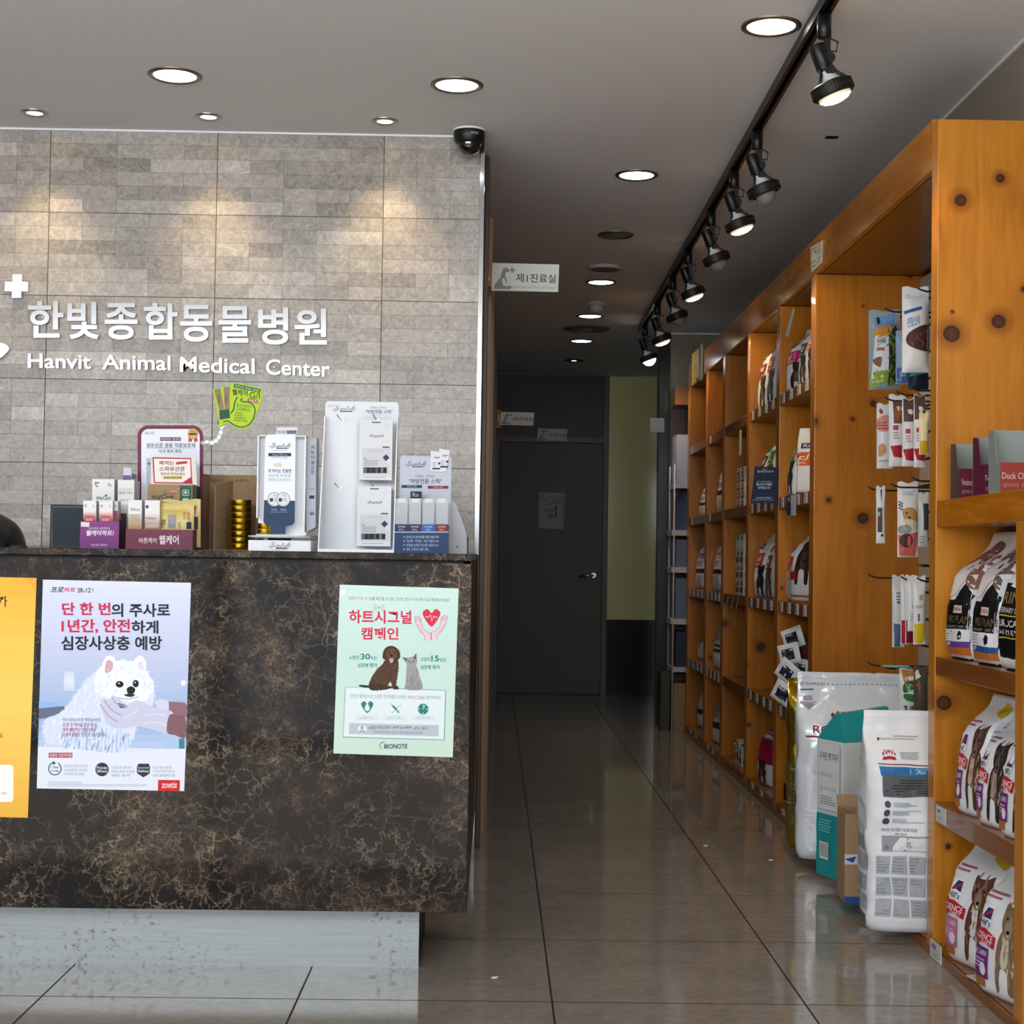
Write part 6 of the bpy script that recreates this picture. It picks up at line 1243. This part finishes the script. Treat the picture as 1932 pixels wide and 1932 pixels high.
# third far bay: small boxes stacked in two columns
SG = 'small boxes stacked in the third far bay'
def sbox(label, Y, X, z, w_, d_, h_, cols):
    t = thing('small_box', label, 'box', (X, Y, z), 0, SG); mb = MB(); mb.box(X, X+d_, Y-w_/2, Y+w_/2, z, z+h_, P('b9b5b0'))
    c = Canvas(mb, lambda x, y, l: Vector((X-l, Y-w_/2+w_*x, z+h_*y))); c.rect(.1, .15, .9, .5, cols[0]); c.rect(.15, .62, .6, .85, cols[1]); c2 = Canvas(mb, lambda x, y, l: Vector((X+d_*x, Y-w_/2-l, z+h_*y))); c2.rect(.1, .12, .9, .45, cols[0]); c2.rect(.15, .6, .8, .85, cols[1]); mb.build('carton', t)
for col, Yc in ((0, 7.72), (1, 7.60)):
    for r_ in range(5): sbox(('far', 'near')[col]+' column small box, '+('lowest', 'second from below', 'middle', 'second from the top', 'topmost')[r_]+' of the upper stack', Yc, 1.215+.002*(r_ % 2), 1.3226+.0402*r_, .112, .09, .04, (('8a4a34', '5c5c60'), ('a5543a', '47474d'))[(r_+col) % 2])
for col, Yc in ((0, 7.72), (1, 7.60)):
    for r_ in range(4): sbox(('far', 'near')[col]+' column white box, '+('lowest', 'second from below', 'third from below', 'topmost')[r_]+' of the lower stack', Yc, 1.215, .8906+.0752*r_, .112, .09, .075, (('55565a', '3c4044'), ('8a5044', '4a4c50'))[r_ % 2] if r_ < 3 else ('c3c6ca', '3f5a6a'))
for k, Yc in enumerate((7.74, 7.66, 7.58)): sbox(('farthest', 'middle', 'nearest')[k]+' small box on the bottom board of the third far bay', Yc, 1.215, .0536, .07, .09, .09+.03*(k == 1), ('6a4034', '4f5256'))
fbag('E', 1.322, 1352, 1363, .33, royal, 'white food bag with a red mark, second shelf of the fourth far bay', seed=51, X=1.23)
fbag('E', .89, 1343, 1358, .33, royal, 'white food bag with a maroon stripe, third shelf of the fourth far bay', seed=52, X=1.22)
fbag('E', .463, 1345, 1358, .31, lambda F, R, L: (F.rect(-.9, .3, .9, .36, '1f4a34'), F.rect(-.9, .4, .9, .44, '1f4a34'), F.lines(-.5, .7, .4, .5, 4, '3a3c40')), 'white food bag with green stripes, fourth shelf of the fourth far bay', seed=53, X=1.23)
fbag('E', .053, 1344, 1358, .28, lambda F, R, L: (F.rect(-.9, .3, .9, .42, '2a3430'), F.lines(-.5, .75, .4, .5, 5, '4a4c50')), 'white and dark bag on the bottom board of the fourth far bay', seed=54, X=1.23)
fbag('F', 1.322, 1319, 1328, .24, royal, 'white food bag on the second shelf of the farthest pine bay', seed=55, X=1.24)
fbag('F', .89, 1313, 1326, .33, royal, 'white food bag with a dark stripe on the third shelf of the farthest pine bay', seed=56, X=1.23)
fbag('F', .463, 1317, 1326, .14, None, 'small plain white bag on the fourth shelf of the farthest pine bay', seed=57, X=1.25)
fbag('F', .053, 1316, 1325, .28, lambda F, R, L: F.rect(-.9, .3, .9, .4, '2a3430'), 'white bag on the bottom board of the farthest pine bay', seed=58, X=1.25)

# shelf talkers, hanging sign, cards
mb = MB(); p = [at(x, y, Y=6.44) for x, y in ((1424, 880), (1468, 881.5), (1466, 950), (1417, 949))]; mb.prism(p, Vector((0, .003, 0)), P('16223f')); c = pxcanvas(mb, 6.44, 4.829, 1220, 600)
c.text('받은 후', 1058, 1372, 1096, 1386, 'b9c3d6', .01); c.text('물품교환은 불가합니다', 1008, 1388, 1158, 1408, 'b9c3d6', .01); c.text('ㅎ', 1074, 1420, 1084, 1432, '8d9ab4'); c.lines(1004, 1482, 1146, 1496, 1, '7d8aa6'); c.text('힐스의 비결은', 1000, 1500, 1144, 1528, 'c3cbdc', .014); c.text('과학입니다', 1012, 1534, 1130, 1560, 'c3cbdc', .012); c.rect(962, 1602, 1196, 1606, '2a3a5c'); c.text('최고 전문가와 연구합니다', 996, 1630, 1138, 1648, 'b9c3d6', .008); c.lines(964, 1652, 1166, 1664, 1, '7d8aa6')
tag(mb.build('hanging_sign'), 'navy card sign with white Korean lettering sticking out from the shelf post', 'sign')
for a, b, y0, y1, h, lb in ((1484.5, 1491, 935, 972, '24386a', 'narrow navy strip card hanging over the second shelf edge'), (1492.5, 1501, 934, 972.5, 'c3c5c9', 'narrow white strip card hanging over the second shelf edge')):
    p = [at(x, y, X=1.176) for x, y in ((a, y0), (b, y0), (b, y1), (a, y1))]; mb = MB().prism(p, Vector((.0012, 0, 0)), P(h)); 
    if a < 1490: c = Canvas(mb, lambda x, y, l: at(x, y, X=1.176-l)); c.ell(1488, 942, 2, 4.5, 'b9a97a', 10)
    tag(mb.build('strip_card'), lb, 'card', 'strip cards on the shelf edge')
for pts, X, lb in ((((1481, 632), (1496, 582), (1499, 583), (1487, 636)), 1.183, 'white ribbon hanging from the fascia in the first far bay'), (((1395, 811), (1399, 811), (1398, 858), (1394, 860)), 1.183, 'white paper strip hanging below a shelf in the third far bay')):
    mb = MB().prism([at(x, y, X=X) for x, y in pts], Vector((.0012, 0, 0)), P('c9c4b8')); tag(mb.build('paper_strip'), lb, 'paper strip')
for k in range(4):
    x = 1364+9.5*k; mb = MB().prism([at(a, b, X=1.183) for a, b in ((x, 1123+k), (x+2, 1123+k), (x-3, 1148+k*.8), (x-5, 1148+k*.8))], Vector((.001, 0, 0)), P('a39a8c')); tag(mb.build('price_strip'), ('farthest', 'second farthest', 'third farthest', 'nearest')[k]+' slanting paper strip on the third shelf edge of the third far bay', 'paper strip', 'slanting paper strips')
p = [at(x, y, X=1.183) for x, y in ((1529, 467), (1552, 453), (1551, 495), (1531, 514))]; mb = MB().prism(p, Vector((.0015, 0, 0)), P('c9c9c6', .6))
def wl(u, v, l): a = p[3]+(p[0]-p[3])*u; b = p[2]+(p[1]-p[2])*u; r_ = a+(b-a)*v; return Vector((r_.x-l, r_.y, r_.z))
c = Canvas(mb, wl); c.text('간', .06, .06, .42, .48, '2a2a2c', .004); c.text('고', .55, .06, .95, .48, '2a2a2c', .004); c.text('식', .08, .56, .36, .92, '2a2a2c', .004); c.text('양이', .46, .56, .96, .92, '2a2a2c', .004)
tag(mb.build('handwritten_label'), 'white handwritten paper label on the pine fascia', 'label')
p = [at(x, y, X=1.176) for x, y in ((1305.5, 668), (1319, 657), (1318, 716), (1305.5, 729))]; mb = MB().prism(p, Vector((.003, 0, 0)), P('f0c64e')); c = Canvas(mb, lambda x, y, l: at(x, y, X=1.176-l)); c.text('간식', 1310, 687, 1315, 700, '5a4420', .01); c.poly([(1313, 717), (1317, 711), (1318, 715), (1315, 720)], '2a2418')
tag(mb.build('yellow_card'), 'yellow card standing on the far end of the fascia', 'card')
p = [at(x, y, X=1.17) for x, y in ((1319, 655), (1322.5, 648), (1321.5, 716), (1318.5, 719))]; mb = MB().prism(p, Vector((.012, 0, 0)), mat('clear_strip', 'cfcdc4', .1, alpha=.7)); tag(mb.build('clear_holder'), 'clear plastic strip beside the yellow card on the fascia', 'card holder')

# white rack with cartons at the far end of the shelving
t = thing('display_rack', 'narrow white metal rack past the last pine bay', 'rack', (1.28, 9.7, 0))
X0, X1, Y0, Y1 = 1.105, 1.46, 9.56, 9.83
RW = mat('rack_white', 'b9b5b4', .4)
mb = MB()
for x in (X0+.004, X1-.004):
    for y in (Y0+.005, Y1-.005): mb.tube([(x, y, 0), (x, y, 1.66)], .006, RW, 8)
mb.build('frame', t); MB().box(X0, X1, Y0, Y1, 2.03, 2.14, PD).build('header', t)
for z in (1.25, 1.02, .70): MB().box(X0-.01, X1, Y0, Y1, z-.035, z, RW).build('tray', t); 
MB().box(X0, X1, Y1-.004, Y1, .1, 2.03, BROWN).build('back_panel', t)
def rbox(name, label, z0, z1, x0, m, y0=9.58, y1=9.81, art=None):
    mb = MB().box(x0, x0+.2, y0, y1, z0, z1, m); c = Canvas(mb, lambda x, y, l: Vector((x0+.2*x, y0-l, z0+(z1-z0)*y)))
    if art: art(c)
    tag(mb.build(name), label, 'box', 'boxes on the white rack')
rbox('carton', 'white carton with a red letter on top of the far rack', 1.535, 1.845, 1.12, P('bdb6bd'), art=lambda c: c.text('R', .5, .5, .75, .36, '9c2a3c', .02))
MB().box(X0, X1, Y0, Y1, 1.51, 1.533, RW).build('tray', t)
m = mat('blue_grey_bin', '55617a', .35)
mb = MB().lathe([(.085, 0), (.09, .12), (.08, .2), (.045, .245), (.01, .25)], (1.215, 9.69, 1.2506), (0, 0, 1), m, 28); tag(mb.build('rounded_tub'), 'blue-grey rounded tub on the upper tray of the far rack', 'tub')
for z0, z1, lb in ((1.0206, 1.19, 'blue-grey box on the second tray of the far rack'), (.7006, .95, 'blue-grey box on the third tray of the far rack')): rbox('bin_box', lb, z0, z1, 1.125, m)
rbox('dark_box', 'dark blue box under the lowest tray of the far rack', .4006, .62, 1.13, P('2c3446')); MB().box(X0, X1, Y0, Y1, .37, .40, RW).build('tray', t)
rbox('brown_carton', 'brown carton on the floor at the foot of the far rack', .0006, .30, 1.12, KRAFT); 
mb = MB().box(1.045, 1.10, 9.62, 9.80, .0, .36, P('47433c')); tag(mb.build('flat_carton'), 'grey flattened carton leaning at the foot of the far rack', 'box')

# ---------------------------------------------------------------- corridor signs and small things
def room_sign(label, TL, BR, Y, txt, en=True, bracket=None):
    t = thing('room_sign', label, 'sign', at((TL[0]+BR[0])/2, BR[1], Y=Y), 0, 'clinic room signs'); x0, y0 = TL; x1, y1 = BR; W = x1-x0; H = y1-y0; sk = 3*W/127
    mb = MB(); p = [at(x, y, Y=Y) for x, y in ((x0+1, y0), (x1, y0+sk), (x1-2, y1), (x0-1, y1-sk))]; mb.prism(p, Vector((0, .012, 0)), P('d3d2cc')); c = Canvas(mb, lambda u, v, l: at(x0+W*u, y0+(H-sk)*v+sk*u, Y=Y-l))
    g = '85878b'
    dog = [(.03, .94), (.04, .8), (.09, .64), (.13, .5), (.15, .3), (.17, .18), (.215, .15), (.245, .2), (.265, .27), (.245, .32), (.205, .32), (.2, .45), (.22, .62), (.225, .68), (.215, .72), (.18, .52), (.145, .6), (.165, .78), (.2, .84), (.27, .8), (.30, .86), (.27, .94)]
    c.poly(dog, g); c.poly([(.27, .2), (.29, .2), (.29, .14), (.315, .14), (.315, .2), (.345, .2), (.345, .28), (.315, .28), (.315, .34), (.29, .34), (.29, .28), (.27, .28)], g)
    c.text(txt, .36, .36, .95, .68, '26282c', .008); c.text('Hanvit Animal Medical Center', .29, .8, .95, .9, '9a9ca0', .0); mb.build('plate', t)
    if bracket: a, b = bracket; mb = MB(); q1, q2 = at(a, (y0+y1)/2-17, Y=Y+.002), at(b, (y0+y1)/2+17, Y=Y+.002); mb.box(q1.x, q2.x, Y+.002, Y+.010, q2.z, q1.z, P('a8701c', .4)).lathe([(.006, -.008), (.006, .03)], ((q1.x+q2.x)/2-.002, Y-.003, (q1.z+q2.z)/2-.005), (0, 0, 1), CHROME, 12); mb.build('bracket', t)
room_sign('white room sign reading number one on an orange bracket by the stone wall', (928, 496), (1055, 551), 5.75, '제1진료실', bracket=(914, 929))
room_sign('dim white room sign reading number two further down the corridor', (944, 777), (1008, 803), 9.0, '제2진료실', bracket=(936, 945))
room_sign('dim X-ray room sign above the grey door', (1014, 808), (1071, 832), YE-.042, 'X-RAY실')
mb = MB(); p = [at(x, y, Y=YE-.027) for x, y in ((1017, 929), (1066, 930), (1064, 998), (1016, 997))]; mb.prism(p, Vector((0, .0015, 0)), P('a8a3a6', .6)); c = pxcanvas(mb, YE-.027, 3.716, 880, 480)
c.tufts([(515, 1690), (680, 1690), (680, 1720), (515, 1720)], '5a4038', 26, 12, 3, (20, 160)); c.stroke([(560, 1760), (600, 1745), (665, 1738)], 5, '5a5052'); c.poly([(622, 1765), (634, 1770), (632, 1830), (624, 1840)], '4a2428', True); c.poly([(545, 1790), (600, 1780), (640, 1800), (550, 1805)], '85878e'); c.poly([(580, 1815), (610, 1815), (615, 1850), (575, 1850)], '787f88', True); c.stroke([(672, 1690), (682, 1760), (676, 1830), (684, 1910)], 4, '4a3c36')
tag(mb.build('door_notice'), 'worn paper notice taped on the grey door', 'notice')
mb = MB().box(at(1226, 800, Y=9.86).x, at(1253, 800, Y=9.86).x, 9.845, 9.878, at(1240, 816, Y=9.86).z, at(1240, 789, Y=9.86).z, P('a5a3a3')); tag(mb.build('control_box', bevel=.002), 'small white control box on the dark pillar', 'control box')
for k, (x, y, lb) in enumerate(((1331, 1596, 'tiny white paper scrap on the aisle floor, farther one'), (1454, 1623, 'tiny white paper scrap near the shelving foot'), (933, 1845, 'tiny white paper scrap on the floor beside the counter'))):
    p = at(x, y, Z=.0006); mb = MB().prism([p+Vector(v) for v in ((-.009, -.004, 0), (.004, -.007, 0), (.010, .003, .002), (-.003, .007, .001))], (0, 0, .0008), PAPER); tag(mb.build('paper_scrap'), lb, 'scrap', 'paper scraps on the floor')
